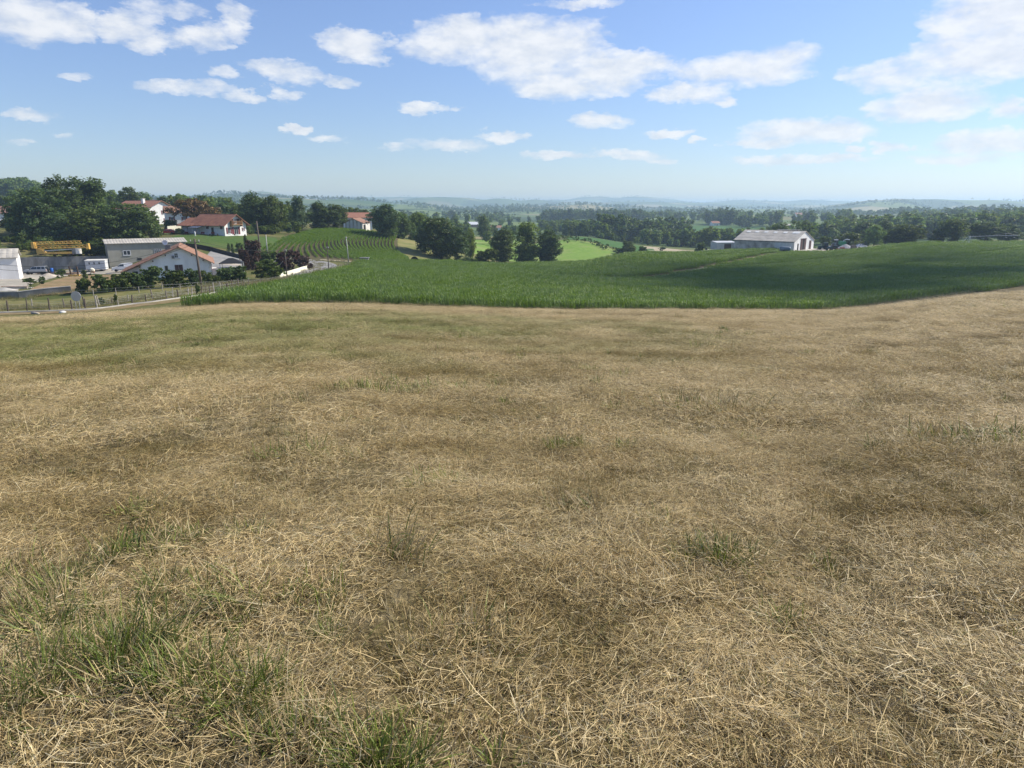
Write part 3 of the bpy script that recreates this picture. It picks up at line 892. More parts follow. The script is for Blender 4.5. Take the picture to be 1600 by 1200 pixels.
# lying hay and short standing stubble over the whole mown field
parts_ = []
for (r0, r1, dn, hf, s) in ((0.3, 7.5, 17, 1.25, 1.0), (7.5, 20, 7.5, 0.80, 1.45), (20, 48, 2.8, 0.78, 2.2), (48, 150, 1.1, 0.76, 3.2)):
    x, y, r, a = sector(rng, r0, r1, dn, hf)
    k = r < edge_r(a) - 0.8
    parts_.append((x[k], y[k], np.full(k.sum(), s)))
sx, sy, ss_ = [np.concatenate(q) for q in zip(*parts_)]
pn = fbm(sx * 0.35 + 3, sy * 0.5, 44, 3)
keep = rng.random(len(sx)) < 0.66 + 0.6 * sstep(0.35, 0.6, pn)           # windrow leftovers lie in drifts
sx, sy, ss_ = sx[keep], sy[keep], ss_[keep]
n = len(sx)
scatter('cut_hay', np.stack([sx, sy, H(sx, sy) + 0.004 * ss_], -1), rng.random(n) * 6.283, np.stack([ss_ * rng.uniform(.8, 1.2, n)] * 2 + [np.minimum(ss_, 1.15) * rng.uniform(.6, 1.2, n) * (0.75 + 0.8 * sstep(.45, .7, fbm(sx * 1.1, sy * 1.1, 46, 2)))], -1),
        rng.integers(0, 8, n), mats_, 'loose cut hay and straw lying over the mown field', 'hay', rng.normal(-0.0, 0.07, (n, 2)))
parts_ = []
for (r0, r1, dn, hf, s) in ((0.3, 7.5, 7, 1.25, 1.0), (7.5, 20, 3.2, 0.80, 1.4), (20, 48, 1.2, 0.78, 2.0), (48, 150, 0.5, 0.76, 3.0)):
    x, y, r, a = sector(rng, r0, r1, dn, hf)
    k = r < edge_r(a) - 0.5
    parts_.append((x[k], y[k], np.full(k.sum(), s)))
sx, sy, ss_ = [np.concatenate(q) for q in zip(*parts_)]
n = len(sx)
scatter('stubble', np.stack([sx, sy, H(sx, sy)], -1), rng.random(n) * 6.283, np.stack([ss_ * rng.uniform(.9, 1.3, n)] * 2 + [np.minimum(ss_, 1.0) * rng.uniform(.6, 1.2, n)], -1),
        rng.integers(0, 5, n), stubs_, 'short dry stubble standing in the mown field', 'stubble', rng.normal(0, 0.06, (n, 2)))

# green tufts: scattered small ones, the ones picked out in the photo, and the long grass at the lower left
tx, ty, tk, ts = [], [], [], []
def tuft_at(px, py, k, s, num=1, spread=0.1):
    p = ground(px, py, 1.2)
    for _ in range(num):
        tx.append(p.x + rng.normal(0, spread)); ty.append(p.y + rng.normal(0, spread)); tk.append(k); ts.append(s * rng.uniform(.8, 1.2))
for (px, py, k, s, m_, sp) in [(885, 703, 0, 1.3, 7, .12), (965, 703, 0, 1.1, 4, .09), (1125, 885, 2, .72, 6, .07), (1160, 890, 5, .75, 5, .12), (228, 800, 0, 1.3, 5, .10), (1300, 885, 0, .9, 3, .05),
                               (905, 800, 5, .8, 3, .07), (1040, 815, 1, .8, 3, .07), (680, 755, 0, 1.2, 4, .14), (480, 940, 1, 1.0, 5, .1), (240, 860, 1, 1.0, 6, .12), (330, 840, 1, .9, 6, .15),
                               (640, 605, 0, 2.0, 14, .6), (1220, 970, 1, .8, 3, .07), (1445, 700, 5, 1.2, 3, .15), (1570, 690, 1, 1.4, 5, .2), (620, 880, 5, .9, 4, .1), (735, 1010, 5, .9, 5, .08),
                               (1110, 640, 5, 1.5, 8, .3), (440, 710, 1, 1.1, 5, .15), (160, 585, 0, 1.8, 5, .3), (920, 578, 0, 1.5, 3, .1), (1180, 690, 1, .7, 2, .05), (560, 660, 0, 1.1, 2, .05)]:
    tuft_at(px, py, k, s, m_, sp)
for (px, py, rx, ry, m_) in [(60, 940, 90, 50, 26), (130, 1010, 120, 60, 30), (250, 1060, 130, 55, 34), (330, 1100, 120, 50, 34), (40, 1080, 80, 60, 16), (480, 1160, 90, 40, 14), (600, 1185, 60, 30, 10), (300, 940, 140, 60, 14), (420, 990, 120, 60, 10), (160, 880, 120, 40, 10)]:
    for _ in range(int(m_ * .7)):
        tuft_at(px + rng.normal(0, rx * .55), min(1260, py + rng.normal(0, ry * .55)), int(rng.choice([2, 3, 2, 5, 1])), 0.82 * rng.uniform(.6, 1.1), 1, .02)
for (r0, r1, dn, s) in ((1.2, 9, 1.5, .75), (9, 30, .35, 1.2), (30, 75, .10, 2.2)):
    x, y, r, a = sector(rng, r0, r1, dn, 0.85)
    k = (r < edge_r(a) - 1) & (rng.random(len(x)) < sstep(0.42, 0.62, fbm(x * 0.3, y * 0.3, 61, 3)))
    tx += list(x[k]); ty += list(y[k]); tk += list(rng.choice([0, 1, 4, 5], k.sum())); ts += list(s * rng.uniform(.6, 1.2, k.sum()))
x = rng.normal(GREEN_C.x, 15, 1300); y = rng.normal(GREEN_C.y, 9, 1300)
k = (np.hypot(x, y) < edge_r(np.arctan2(x, y)) - 1) & (fbm(x * 0.15, y * 0.15, 71, 3) > 0.42)
tx += list(x[k]); ty += list(y[k]); tk += list(rng.choice([0, 4], k.sum())); ts += list(rng.uniform(1.2, 2.2, k.sum()))
tx, ty = np.array(tx), np.array(ty); n = len(tx)
scatter('grass_tufts', np.stack([tx, ty, H(tx, ty)], -1), rng.random(n) * 6.283, np.array(ts), tk, tufts_, 'green grass tufts growing through the cut hay', 'grass', rng.normal(0, 0.1, (n, 2)))

# ------------------------------------------------------------------ crops
def inside(x, y, poly):
    x, y = np.asarray(x), np.asarray(y)
    c = np.zeros(len(x), bool)
    n = len(poly)
    for i in range(n):
        (x0, y0), (x1, y1) = poly[i][:2], poly[(i + 1) % n][:2]
        if y0 == y1: continue
        c ^= ((y0 > y) != (y1 > y)) & (x < (x1 - x0) * (y - y0) / (y1 - y0) + x0)
    return c


def line_dist(x, y, pts):
    d = np.full(len(x), 1e9)
    ln = smooth_line(pts, 8)
    for a, b in zip(ln[:-1], ln[1:]):
        v = b - a
        t = np.clip(((x - a[0]) * v[0] + (y - a[1]) * v[1]) / (v @ v + 1e-9), 0, 1)
        d = np.minimum(d, np.hypot(x - a[0] - t * v[0], y - a[1] - t * v[1]))
    return d


def maize_plants(rng, base, hmin, hmax, nl=8, wid=0.085, curl=-0.42):
    """plants at base (n,3): a stem and arching leaves"""
    n = len(base)
    hgt = rng.uniform(hmin, hmax, n)
    pal = np.array([(0.125, 0.212, 0.032), (0.160, 0.250, 0.040), (0.100, 0.175, 0.029), (0.22, 0.30, 0.065)])
    plane = rng.random(n) * math.pi
    Vs, Fs, Cs, off = [], [], [], 0
    for l in range(nl):
        f = 0.12 + 0.80 * l / (nl - 1)
        b = base + np.stack([np.zeros(n), np.zeros(n), hgt * f * 0.78], -1)
        hd = plane + math.pi * (l % 2) + rng.normal(0, 0.35, n)
        L = hgt * rng.uniform(0.38, 0.52, n) * (1.05 - 0.35 * abs(f - 0.55))
        cols = pal[rng.choice(4, n, p=[.45, .33, .14, .08])] * rng.uniform(.9, 1.1, (n, 1))
        V, F, C = blades(rng, b, hd, rng.normal(1.02 + 0.25 * f, 0.13, n), rng.normal(curl, 0.1, n), L, np.full(n, wid) * rng.uniform(.8, 1.2, n), 3, cols, 0.15, 0.1)
        Vs.append(V); Fs.append(F + off); Cs.append(C); off += len(V)
    V, F, C = blades(rng, base, np.zeros(n), np.full(n, 1.55), np.zeros(n), hgt * 0.8, np.full(n, 0.035), 1, np.full((n, 3), (0.08, 0.13, 0.04)), 0.1, 0.6)
    Vs.append(V); Fs.append(F + off); Cs.append(C)
    return np.concatenate(Vs), np.concatenate(Fs), np.concatenate(Cs)

M['maize'] = leafy('maize_leaf', (1, 1, 1), 0.36, 0.06, 0.35)
TILE = 3.0
maize_protos = []
for i in range(5):
    xs, ys = np.meshgrid((np.arange(4) + 0.5) * 0.75 - 1.5, (np.arange(17) + 0.5) * TILE / 17 - 1.5)
    b = np.stack([xs.ravel() + rng.normal(0, .04, xs.size), ys.ravel() + rng.normal(0, .04, xs.size), np.zeros(xs.size)], -1)
    V, F, C = maize_plants(rng, b, 1.05, 1.38, 8, 0.075)
    maize_protos.append(proto('maize_block.%03d' % i, V, F, M['maize'], C))
_d = ground(1600, 421, 100) - ground(1400, 452, 100)
ROW = math.atan2(-_d.x, _d.y)
gx, gy = np.meshgrid(np.arange(-75, 76) * TILE, np.arange(-75, 76) * TILE)
gx, gy = gx.ravel(), gy.ravel()
x = gx * math.cos(ROW) - gy * math.sin(ROW) + 90; y = gx * math.sin(ROW) + gy * math.cos(ROW) + 180
k = inside(x, y, MAIZE) & (line_dist(x, y, TRACK) > 2.5) & (np.abs(np.arctan2(x, y)) < 0.80)
tram = np.mod(gx / TILE, 9) == 0                              # sprayer wheelings
tram = (tram & (x > 60))[k]
x, y = x[k], y[k]; n = len(x)
hx, hy = (H(x + 1, y) - H(x - 1, y)) / 2, (H(x, y + 1) - H(x, y - 1)) / 2
grow = (0.80 + 0.40 * fbm(x / 22.0, y / 22.0, 81, 3)) * np.where(tram, 0.72, 1.0)
scl = np.stack([np.ones(n), np.ones(n), grow * rng.uniform(.93, 1.07, n)], -1)
scatter('maize_crop', np.stack([x, y, H(x, y) + 0.02], -1), ROW + math.pi * rng.integers(0, 2, n), scl, rng.integers(0, 5, n), maize_protos,
        'dense green maize crop filling the middle of the view', 'maize')
# ragged outer plants along the edge of the maize
ea = np.linspace(math.atan2(G(290, 77).x, 77), 0.78, 900)
e_r = edge_r(ea) + 0.25 + rng.random(900) * 0.7
x, y = e_r * np.sin(ea), e_r * np.cos(ea)
V, F, C = maize_plants(rng, np.stack([x, y, H(x, y)], -1), 0.45, 1.05, 8, 0.07)
S(link('maize_edge', mesh_np('maize_edge', V, F, [M['maize']], C)), 'ragged outermost maize plants along the hay field', 'maize', kind='stuff')

# row crop on the far slope
ROWS_L = [(398, 398), (420, 386), (446, 374), (476, 365), (503, 359)]
ROWS_M = [(575, 407), (540, 394), (530, 380), (540, 369), (560, 361)]
ROWS_R = [(643, 408), (630, 400), (619, 390), (617, 380), (621, 372)]
A_, B_, C_ = [np.array([ground(*p, 100.0)[:2] for p in q]) for q in (ROWS_L, ROWS_M, ROWS_R)]
V, F, C = maize_plants(rng, np.stack([np.zeros(9), np.linspace(-.75, .75, 9), np.zeros(9)], -1), 0.45, 0.62, 6, 0.10, -0.4)
row_protos = []
for i in range(3):
    V, F, C = maize_plants(rng, np.stack([rng.normal(0, .05, 9), np.linspace(-.75, .75, 9) + rng.normal(0, .04, 9), np.zeros(9)], -1), 0.42, 0.62, 6, 0.11, -0.30)
    row_protos.append(proto('row_crop_run.%03d' % i, V, F, M['maize'], C * 1.15))
rx_, ry_, rr_ = [], [], []
w1, w2 = np.linalg.norm(A_[2] - B_[2]), np.linalg.norm(B_[2] - C_[2])
TT = list(np.arange(0, 0.5, 0.5 * 1.15 / w1)) + list(np.arange(0.5, 1.0, 0.5 * 1.15 / w2))
for t in TT:
    q = A_ * (1 - t * 2) + B_ * t * 2 if t < 0.5 else B_ * (2 - 2 * t) + C_ * (2 * t - 1)
    ln = np.array(smooth_line(q, 30))
    d = np.concatenate([[0], np.cumsum(np.hypot(*np.diff(ln, axis=0).T))])
    sd = np.arange(0.5, d[-1], 1.4)
    xx, yy = np.interp(sd, d, ln[:, 0]), np.interp(sd, d, ln[:, 1])
    tx_, ty_ = np.interp(sd + .3, d, ln[:, 0]) - xx, np.interp(sd + .3, d, ln[:, 1]) - yy
    rx_.append(xx); ry_.append(yy); rr_.append(np.arctan2(-tx_, ty_))
x, y, rr_ = np.concatenate(rx_), np.concatenate(ry_), np.concatenate(rr_)
k = inside(x, y, ROWFIELD); x, y, rr_ = x[k], y[k], rr_[k]
n = len(x)
scatter('row_crop', np.stack([x, y, H(x, y) + 0.05], -1), rr_, rng.uniform(1.3, 1.8, n), rng.integers(0, 3, n), row_protos, 'rows of young green maize curving up the far slope', 'crop')

# rough tall grass round the fences and verges
dry_protos = []
for i in range(4):
    nb = 120
    r_, a_ = 0.5 * np.sqrt(rng.random(nb)), rng.random(nb) * 6.283
    pal = np.array([(0.34, 0.28, 0.14), (0.20, 0.20, 0.075), (0.11, 0.15, 0.04), (0.42, 0.35, 0.2)])
    V, F, C = blades(rng, np.stack([r_ * np.cos(a_), r_ * np.sin(a_), np.zeros(nb)], -1), rng.random(nb) * 6.283, rng.normal(1.3, .15, nb), rng.normal(-.15, .1, nb), rng.uniform(.25, .75, nb),
                     rng.uniform(.008, .018, nb), 3, pal[rng.choice(4, nb, p=[.3, .3, .25, .15])] * rng.uniform(.8, 1.2, (nb, 1)), .4)
    dry_protos.append(proto('rough_grass_clump.%03d' % i, V, F, M['grass_blade'], C))
px_, py_, sc_ = [], [], []
for (pts, w, num, s0) in [([(330, 452), (380, 447), (440, 441), (475, 436), (520, 424)], 1.3, 420, 1.3), ([(0, 484), (60, 483), (140, 478), (240, 466), (330, 452)], 1.6, 420, .8),
                          ([(0, 466), (100, 458), (190, 452), (300, 442)], 1.2, 200, .7), ([(420, 440), (490, 420), (500, 412)], 1.2, 160, .7), ([(430, 405), (500, 408), (600, 410)], .8, 160, .7)]:
    w_pts = np.array(smooth_line([ground(a, b, 40)[:2] for a, b in pts], 20))
    i_ = rng.integers(0, len(w_pts), num)
    px_ += list(w_pts[i_, 0] + rng.normal(0, w, num)); py_ += list(w_pts[i_, 1] + rng.normal(0, w, num)); sc_ += list(s0 * rng.uniform(.6, 1.3, num))
ea = rng.uniform(math.atan2(G(290, 77).x, 77), 0.78, 520)                 # weedy margin where the hay meets the maize
e_r = edge_r(ea) + rng.normal(-0.15, 0.35, 520)
px_ += list(e_r * np.sin(ea)); py_ += list(e_r * np.cos(ea)); sc_ += list(rng.uniform(.3, .85, 520))
px_, py_ = np.array(px_), np.array(py_); n = len(px_)
scatter('rough_grass', np.stack([px_, py_, H(px_, py_)], -1), rng.random(n) * 6.283, np.array(sc_), rng.integers(0, 4, n), dry_protos, 'tall half-dry grass along the fences and verges', 'grass')

# ------------------------------------------------------------------ trees
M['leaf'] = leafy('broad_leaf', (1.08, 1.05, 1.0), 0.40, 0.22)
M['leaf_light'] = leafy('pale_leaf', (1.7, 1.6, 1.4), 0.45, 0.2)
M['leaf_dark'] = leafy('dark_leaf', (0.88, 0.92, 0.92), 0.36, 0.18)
M['leaf_blue'] = leafy('blue_grey_leaf', (1.15, 1.15, 1.9), 0.25, 0.1)
M['leaf_red'] = leafy('copper_leaf', (0.80, 0.26, 0.75), 0.2, 0.1)
M['leaf_rust'] = leafy('rusty_leaf', (1.8, 0.75, 1.0), 0.25, 0.1)
LEAFPAL = np.array([(0.078, 0.125, 0.032), (0.100, 0.152, 0.038), (0.060, 0.098, 0.028), (0.125, 0.170, 0.046)])


def crown(rng, h, zc, rx, rz, nlobe, nclump, nleaf, leaf, flat=0.0, cone=0.0, gap=0.0, spread=0.07):
    """leaf faces gathered in clumps on the outside of several lobes"""
    lob = []
    for i in range(nlobe):
        a = rng.random() * 6.283
        f = rng.random() ** 0.6
        zz = rng.uniform(-0.95, 0.85)
        rr = math.sqrt(max(0.05, 1 - zz * zz)) * f * 0.72
        if cone: rr *= (1 - cone * (zz + 0.75) / 1.6)
        lob.append((rr * rx * math.cos(a), rr * rx * math.sin(a), zc + zz * rz * 0.72, rng.uniform(0.30, 0.52) * (1 - 0.4 * cone * (zz + .75) / 1.6)))
    if rz > 0.6 * rx: lob.append((0, 0, zc + rz * 0.45, 0.45 * (1 - 0.5 * cone)))
    lob.append((0, 0, zc - rz * 0.1, 0.6))
    per = nclump // len(lob) + 1
    CC, DD = [], []
    for (lx, ly, lz, lr) in lob:
        d = rng.normal(0, 1, (per, 3)); d /= np.linalg.norm(d, axis=1)[:, None]
        rad = lr * rng.uniform(0.72, 1.08, per)
        CC.append(np.array([lx, ly, lz]) + d * np.stack([rad * rx, rad * rx, rad * rz * (1 - flat)], -1)); DD.append(d)
    cc, d = np.concatenate(CC), np.concatenate(DD)
    if gap:
        keep = vnoise(cc[:, 0] * 0.6 + cc[:, 2] * 0.4, cc[:, 1] * 0.6 + cc[:, 2] * 0.5, 5) > gap
        cc, d = cc[keep], d[keep]
    dist = np.linalg.norm(cc[:, None] - cc[None], axis=-1)
    keep = np.sort(dist, 1)[:, min(3, len(cc) - 1)] < 0.13 * max(h, 2 * rx)          # no stray clump hangs in the air
    cc, d = cc[keep], d[keep]
    cc[:, 2] = np.maximum(cc[:, 2], 0.05 * h + rng.random(len(cc)) * 0.06 * h)
    m = len(cc)
    bright = rng.uniform(0.66, 1.30, (m, 1, 1))
    p = cc[:, None, :] + rng.normal(0, spread * h * 0.42, (m, nleaf, 3)) * np.array([1, 1, 0.75])
    nrm = d[:, None, :] * 0.8 + np.array([0, 0, 0.5]) + rng.normal(0, 0.75, (m, nleaf, 3))
    nrm /= np.linalg.norm(nrm, axis=-1, keepdims=True)
    t1 = np.cross(nrm, rng.normal(0, 1, (m, nleaf, 3))); t1 /= np.linalg.norm(t1, axis=-1, keepdims=True) + 1e-9
    t2 = np.cross(nrm, t1)
    s = leaf * rng.uniform(0.6, 1.25, (m, nleaf, 1))
    q = np.stack([p - t1 * s * 0.62, p + t2 * s * 0.42 + nrm * s * 0.1, p + t1 * s * 0.62, p - t2 * s * 0.42 + nrm * s * 0.1], 2)
    V = q.reshape(-1, 3)
    col = LEAFPAL[rng.choice(4, (m, nleaf), p=[.36, .28, .22, .14])] * bright * rng.uniform(.8, 1.2, (m, nleaf, 1))
    C = np.repeat(col.reshape(-1, 3), 4, 0)
    return V, np.arange(len(V)).reshape(-1, 4), C, lob


def trunk_mb(rng, h, zc, rad, lob, reach=1.0):
    mb = MB()
    j = [0] + list(rng.normal(0, 0.012 * h, 4))
    k = [0] + list(rng.normal(0, 0.012 * h, 4))
    zt = zc * 1.15
    pts = [(j[i], k[i], zt * i / 4 - (0.3 if i == 0 else 0)) for i in range(5)]
    mb.tube(pts, [rad * 1.35, rad, rad * .85, rad * .6, rad * .25], 7)
    for (lx, ly, lz, lr) in lob[:8]:
        a = Vector(pts[2]) if lz < zc else Vector(pts[3])
        b = Vector((lx, ly, lz)) * reach + Vector((0, 0, lz * (1 - reach)))
        mid = (a + b) / 2 + Vector((0, 0, -0.04 * h))
        mb.tube([a, mid, b], [rad * .42, rad * .28, rad * .08], 5)
    return mb

KINDS = {  # h, zc, rx, rz, lobes, clumps, leaves, leaf, flat, cone, gap, trunk radius
 'oak': (13, 6.6, 5.6, 6.4, 14, 420, 26, .46, 0, 0, .22, .34),
 'tall': (15, 7.6, 4.4, 7.4, 15, 420, 26, .46, 0, .25, .26, .30),
 'round': (12, 5.9, 5.2, 6.1, 13, 420, 28, .42, 0, 0, .16, .30),
 'umbrella': (8, 5.4, 6.4, 2.7, 12, 280, 24, .38, .1, 0, .16, .22),
 'airy': (13, 7.0, 4.0, 6.2, 12, 280, 24, .42, 0, .1, .26, .24),
 'conifer': (11, 5.4, 2.6, 5.8, 10, 230, 24, .34, 0, .85, .14, .20),
 'bush': (3.0, 1.3, 1.7, 1.7, 8, 220, 22, .20, 0, 0, .10, .07),
 'shrub': (2.2, 1.0, 1.15, 1.15, 6, 120, 20, .16, 0, 0, .18, .05),
 'weeping': (14, 6.9, 4.6, 7.2, 14, 400, 26, .44, 0, .1, .20, .30),
}
TREE = {}
for i, (kn, (h, zc, rx, rz, nl_, nc, nf, lf, fl, co_, gp_, tr_)) in enumerate(KINDS.items()):
    for var in range(2):
        r_ = np.random.default_rng(100 + i * 7 + var)
        V, F, C, lob = crown(r_, h, zc, rx, rz, nl_, nc, nf, lf, fl, co_, gp_)
        cm = mesh_np('crown_' + kn, V, F, [M['leaf']], C)
        tb = trunk_mb(r_, h, zc, tr_, lob)
        tm = mesh_np('trunk_' + kn, tb.v, tb.f, [M['bark']], None, True)
        TREE[(kn, var)] = (h, rx * 2, cm, tm)
_tc = [0]


def tree(px, Y, h, w, kind, label, mat='leaf', cat='tree', group=None, name=None, base_py=None, sink=0.0):
    """one tree: h and w in metres, standing on the land at depth Y under column px"""
    _tc[0] += 1
    h0, w0, cm, tm = TREE[(kind, _tc[0] % 2)]
    p = G(px, Y) - Vector((0, 0, sink))
    nm = name or ('shrub' if cat in ('shrub', 'bush') else 'tree')
    e = empty(nm, p, (_tc[0] * 2.399) % 6.283, label, cat, group)
    e.scale = (w / w0, w / w0, h / h0)
    c = link('crown', cm, e); link('trunk', tm, e)
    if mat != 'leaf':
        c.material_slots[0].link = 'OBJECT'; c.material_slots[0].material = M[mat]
    return e

def hm(py_base, py_top, Y): return (py_base - py_top) * Y / 1040.0
def wm(wpx, Y): return wpx * Y / 1040.0

# trees that stand out one by one, from left to right of the view
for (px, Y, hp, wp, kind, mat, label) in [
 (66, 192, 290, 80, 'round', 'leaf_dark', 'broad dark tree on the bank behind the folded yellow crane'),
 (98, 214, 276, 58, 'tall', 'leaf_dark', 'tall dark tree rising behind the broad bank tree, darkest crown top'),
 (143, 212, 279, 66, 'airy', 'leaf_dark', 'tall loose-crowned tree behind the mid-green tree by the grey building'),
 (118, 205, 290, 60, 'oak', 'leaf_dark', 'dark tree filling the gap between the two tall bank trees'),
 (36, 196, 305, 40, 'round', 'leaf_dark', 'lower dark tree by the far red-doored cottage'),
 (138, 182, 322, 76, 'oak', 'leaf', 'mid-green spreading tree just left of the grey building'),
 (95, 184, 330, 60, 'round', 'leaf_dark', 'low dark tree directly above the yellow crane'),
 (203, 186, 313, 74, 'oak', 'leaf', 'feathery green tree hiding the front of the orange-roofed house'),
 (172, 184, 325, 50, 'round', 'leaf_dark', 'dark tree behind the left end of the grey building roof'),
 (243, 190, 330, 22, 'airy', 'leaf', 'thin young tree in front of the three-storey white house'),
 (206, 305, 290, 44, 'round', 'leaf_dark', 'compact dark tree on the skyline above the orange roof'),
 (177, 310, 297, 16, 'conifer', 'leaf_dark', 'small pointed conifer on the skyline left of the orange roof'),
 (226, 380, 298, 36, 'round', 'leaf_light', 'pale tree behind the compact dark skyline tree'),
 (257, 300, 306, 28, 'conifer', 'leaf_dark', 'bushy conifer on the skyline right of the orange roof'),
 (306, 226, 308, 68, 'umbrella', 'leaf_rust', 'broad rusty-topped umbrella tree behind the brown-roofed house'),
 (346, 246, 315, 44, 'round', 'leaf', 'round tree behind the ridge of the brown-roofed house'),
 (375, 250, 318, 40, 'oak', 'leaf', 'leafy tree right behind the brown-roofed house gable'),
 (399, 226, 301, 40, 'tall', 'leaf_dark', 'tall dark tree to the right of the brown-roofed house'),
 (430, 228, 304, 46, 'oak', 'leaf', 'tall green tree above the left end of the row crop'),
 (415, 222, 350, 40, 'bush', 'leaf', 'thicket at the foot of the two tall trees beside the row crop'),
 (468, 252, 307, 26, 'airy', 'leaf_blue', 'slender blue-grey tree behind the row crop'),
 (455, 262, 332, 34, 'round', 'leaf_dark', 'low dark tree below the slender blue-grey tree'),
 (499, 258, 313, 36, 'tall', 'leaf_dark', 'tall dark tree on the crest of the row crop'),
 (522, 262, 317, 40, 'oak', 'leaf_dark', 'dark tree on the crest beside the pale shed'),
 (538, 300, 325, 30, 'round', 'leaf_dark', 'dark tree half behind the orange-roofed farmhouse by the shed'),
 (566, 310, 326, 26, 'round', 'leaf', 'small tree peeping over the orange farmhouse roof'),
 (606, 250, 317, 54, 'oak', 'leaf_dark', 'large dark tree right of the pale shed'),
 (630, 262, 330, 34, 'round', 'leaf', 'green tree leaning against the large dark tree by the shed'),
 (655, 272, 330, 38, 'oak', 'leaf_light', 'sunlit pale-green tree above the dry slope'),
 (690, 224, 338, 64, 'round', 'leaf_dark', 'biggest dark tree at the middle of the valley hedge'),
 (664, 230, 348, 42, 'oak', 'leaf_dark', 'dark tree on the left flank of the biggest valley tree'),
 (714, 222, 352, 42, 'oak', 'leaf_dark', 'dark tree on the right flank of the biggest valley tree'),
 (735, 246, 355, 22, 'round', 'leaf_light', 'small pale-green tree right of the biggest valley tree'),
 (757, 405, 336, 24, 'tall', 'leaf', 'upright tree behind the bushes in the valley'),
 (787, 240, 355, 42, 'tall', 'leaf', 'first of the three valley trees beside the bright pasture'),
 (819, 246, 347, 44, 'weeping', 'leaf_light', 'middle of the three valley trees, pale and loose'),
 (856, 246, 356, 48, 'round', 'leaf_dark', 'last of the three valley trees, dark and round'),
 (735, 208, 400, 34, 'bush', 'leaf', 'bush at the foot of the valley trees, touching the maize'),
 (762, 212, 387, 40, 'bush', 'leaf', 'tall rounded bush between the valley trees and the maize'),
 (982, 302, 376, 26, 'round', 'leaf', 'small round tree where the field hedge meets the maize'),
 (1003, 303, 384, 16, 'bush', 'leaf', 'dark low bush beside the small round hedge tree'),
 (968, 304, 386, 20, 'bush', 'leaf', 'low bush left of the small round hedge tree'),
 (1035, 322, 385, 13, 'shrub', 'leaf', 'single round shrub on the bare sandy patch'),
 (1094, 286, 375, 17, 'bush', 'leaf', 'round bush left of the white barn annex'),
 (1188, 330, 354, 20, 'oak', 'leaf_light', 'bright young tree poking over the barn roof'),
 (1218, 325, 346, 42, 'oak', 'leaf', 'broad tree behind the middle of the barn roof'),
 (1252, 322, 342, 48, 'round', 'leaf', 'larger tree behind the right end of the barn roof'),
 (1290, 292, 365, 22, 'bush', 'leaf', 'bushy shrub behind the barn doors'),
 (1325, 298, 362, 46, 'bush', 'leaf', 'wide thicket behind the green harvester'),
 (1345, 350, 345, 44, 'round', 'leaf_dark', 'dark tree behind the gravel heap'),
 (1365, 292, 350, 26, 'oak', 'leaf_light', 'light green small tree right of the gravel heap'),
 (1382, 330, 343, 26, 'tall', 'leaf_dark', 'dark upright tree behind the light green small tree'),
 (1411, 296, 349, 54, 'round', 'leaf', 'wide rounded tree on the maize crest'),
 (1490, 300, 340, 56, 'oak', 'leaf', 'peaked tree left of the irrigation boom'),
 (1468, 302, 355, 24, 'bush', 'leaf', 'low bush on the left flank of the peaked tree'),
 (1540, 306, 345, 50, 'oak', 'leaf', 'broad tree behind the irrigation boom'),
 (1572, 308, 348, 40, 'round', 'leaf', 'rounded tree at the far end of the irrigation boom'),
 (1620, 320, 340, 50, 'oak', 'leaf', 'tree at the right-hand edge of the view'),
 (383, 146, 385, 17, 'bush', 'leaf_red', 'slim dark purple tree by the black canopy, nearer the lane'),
 (395, 150, 373, 36, 'round', 'leaf_red', 'dark purple-leaved tree behind the black canopy'),
 (421, 126, 404, 48, 'bush', 'leaf', 'large feathery green shrub beside the cream wall'),
 (421, 158, 387, 34, 'bush', 'leaf_dark', 'dark evergreen bush behind the feathery green shrub'),
 (452, 150, 389, 40, 'bush', 'leaf_red', 'reddish-brown hedge shrub behind the leaning pale flowers'),
 (474, 154, 395, 34, 'bush', 'leaf_red', 'reddish-brown hedge shrub at the end of the cream wall'),
 (385, 186, 363, 8, 'conifer', 'leaf_dark', 'narrow clipped conifer at the corner of the lawn'),
 (374, 184, 377, 14, 'shrub', 'leaf', 'small lawn shrub left of the narrow conifer'),
 (358, 180, 378, 6, 'conifer', 'leaf_dark', 'tiny dark conifer above the black fence'),
 (364, 179, 380, 6, 'conifer', 'leaf_dark', 'second tiny dark conifer above the black fence'),
 (281, 204, 356, 14, 'bush', 'leaf_dark', 'dark bush at the garage end of the brown-roofed house'),
 (268, 226, 340, 22, 'bush', 'leaf_dark', 'dark bush in front of the half-hidden house'),
 (250, 200, 356, 14, 'bush', 'leaf', 'bush left of the small cream garden wall'),
 (40, 176, 385, 50, 'bush', 'leaf', 'sprawling brambles on the bank above the retaining wall'),
 (20, 186, 372, 50, 'bush', 'leaf', 'scrub on the grassy bank below the red-doored cottage'),
 (82, 172, 375, 40, 'bush', 'leaf_dark', 'dark scrub directly behind the folded crane'),
 (150, 170, 375, 34, 'bush', 'leaf_dark', 'dark bush against the end of the grey building'),
]:
    h_, w_ = max(.8, at(px, hp, Y).z - G(px, Y).z), 1.14 * wp * Y / 1040.0
    small = kind in ('bush', 'shrub') and h_ < 7
    tree(px, Y, h_, w_, kind, label, mat, 'bush' if small else 'tree', None, 'bush' if small else ('conifer' if kind == 'conifer' else 'tree'))

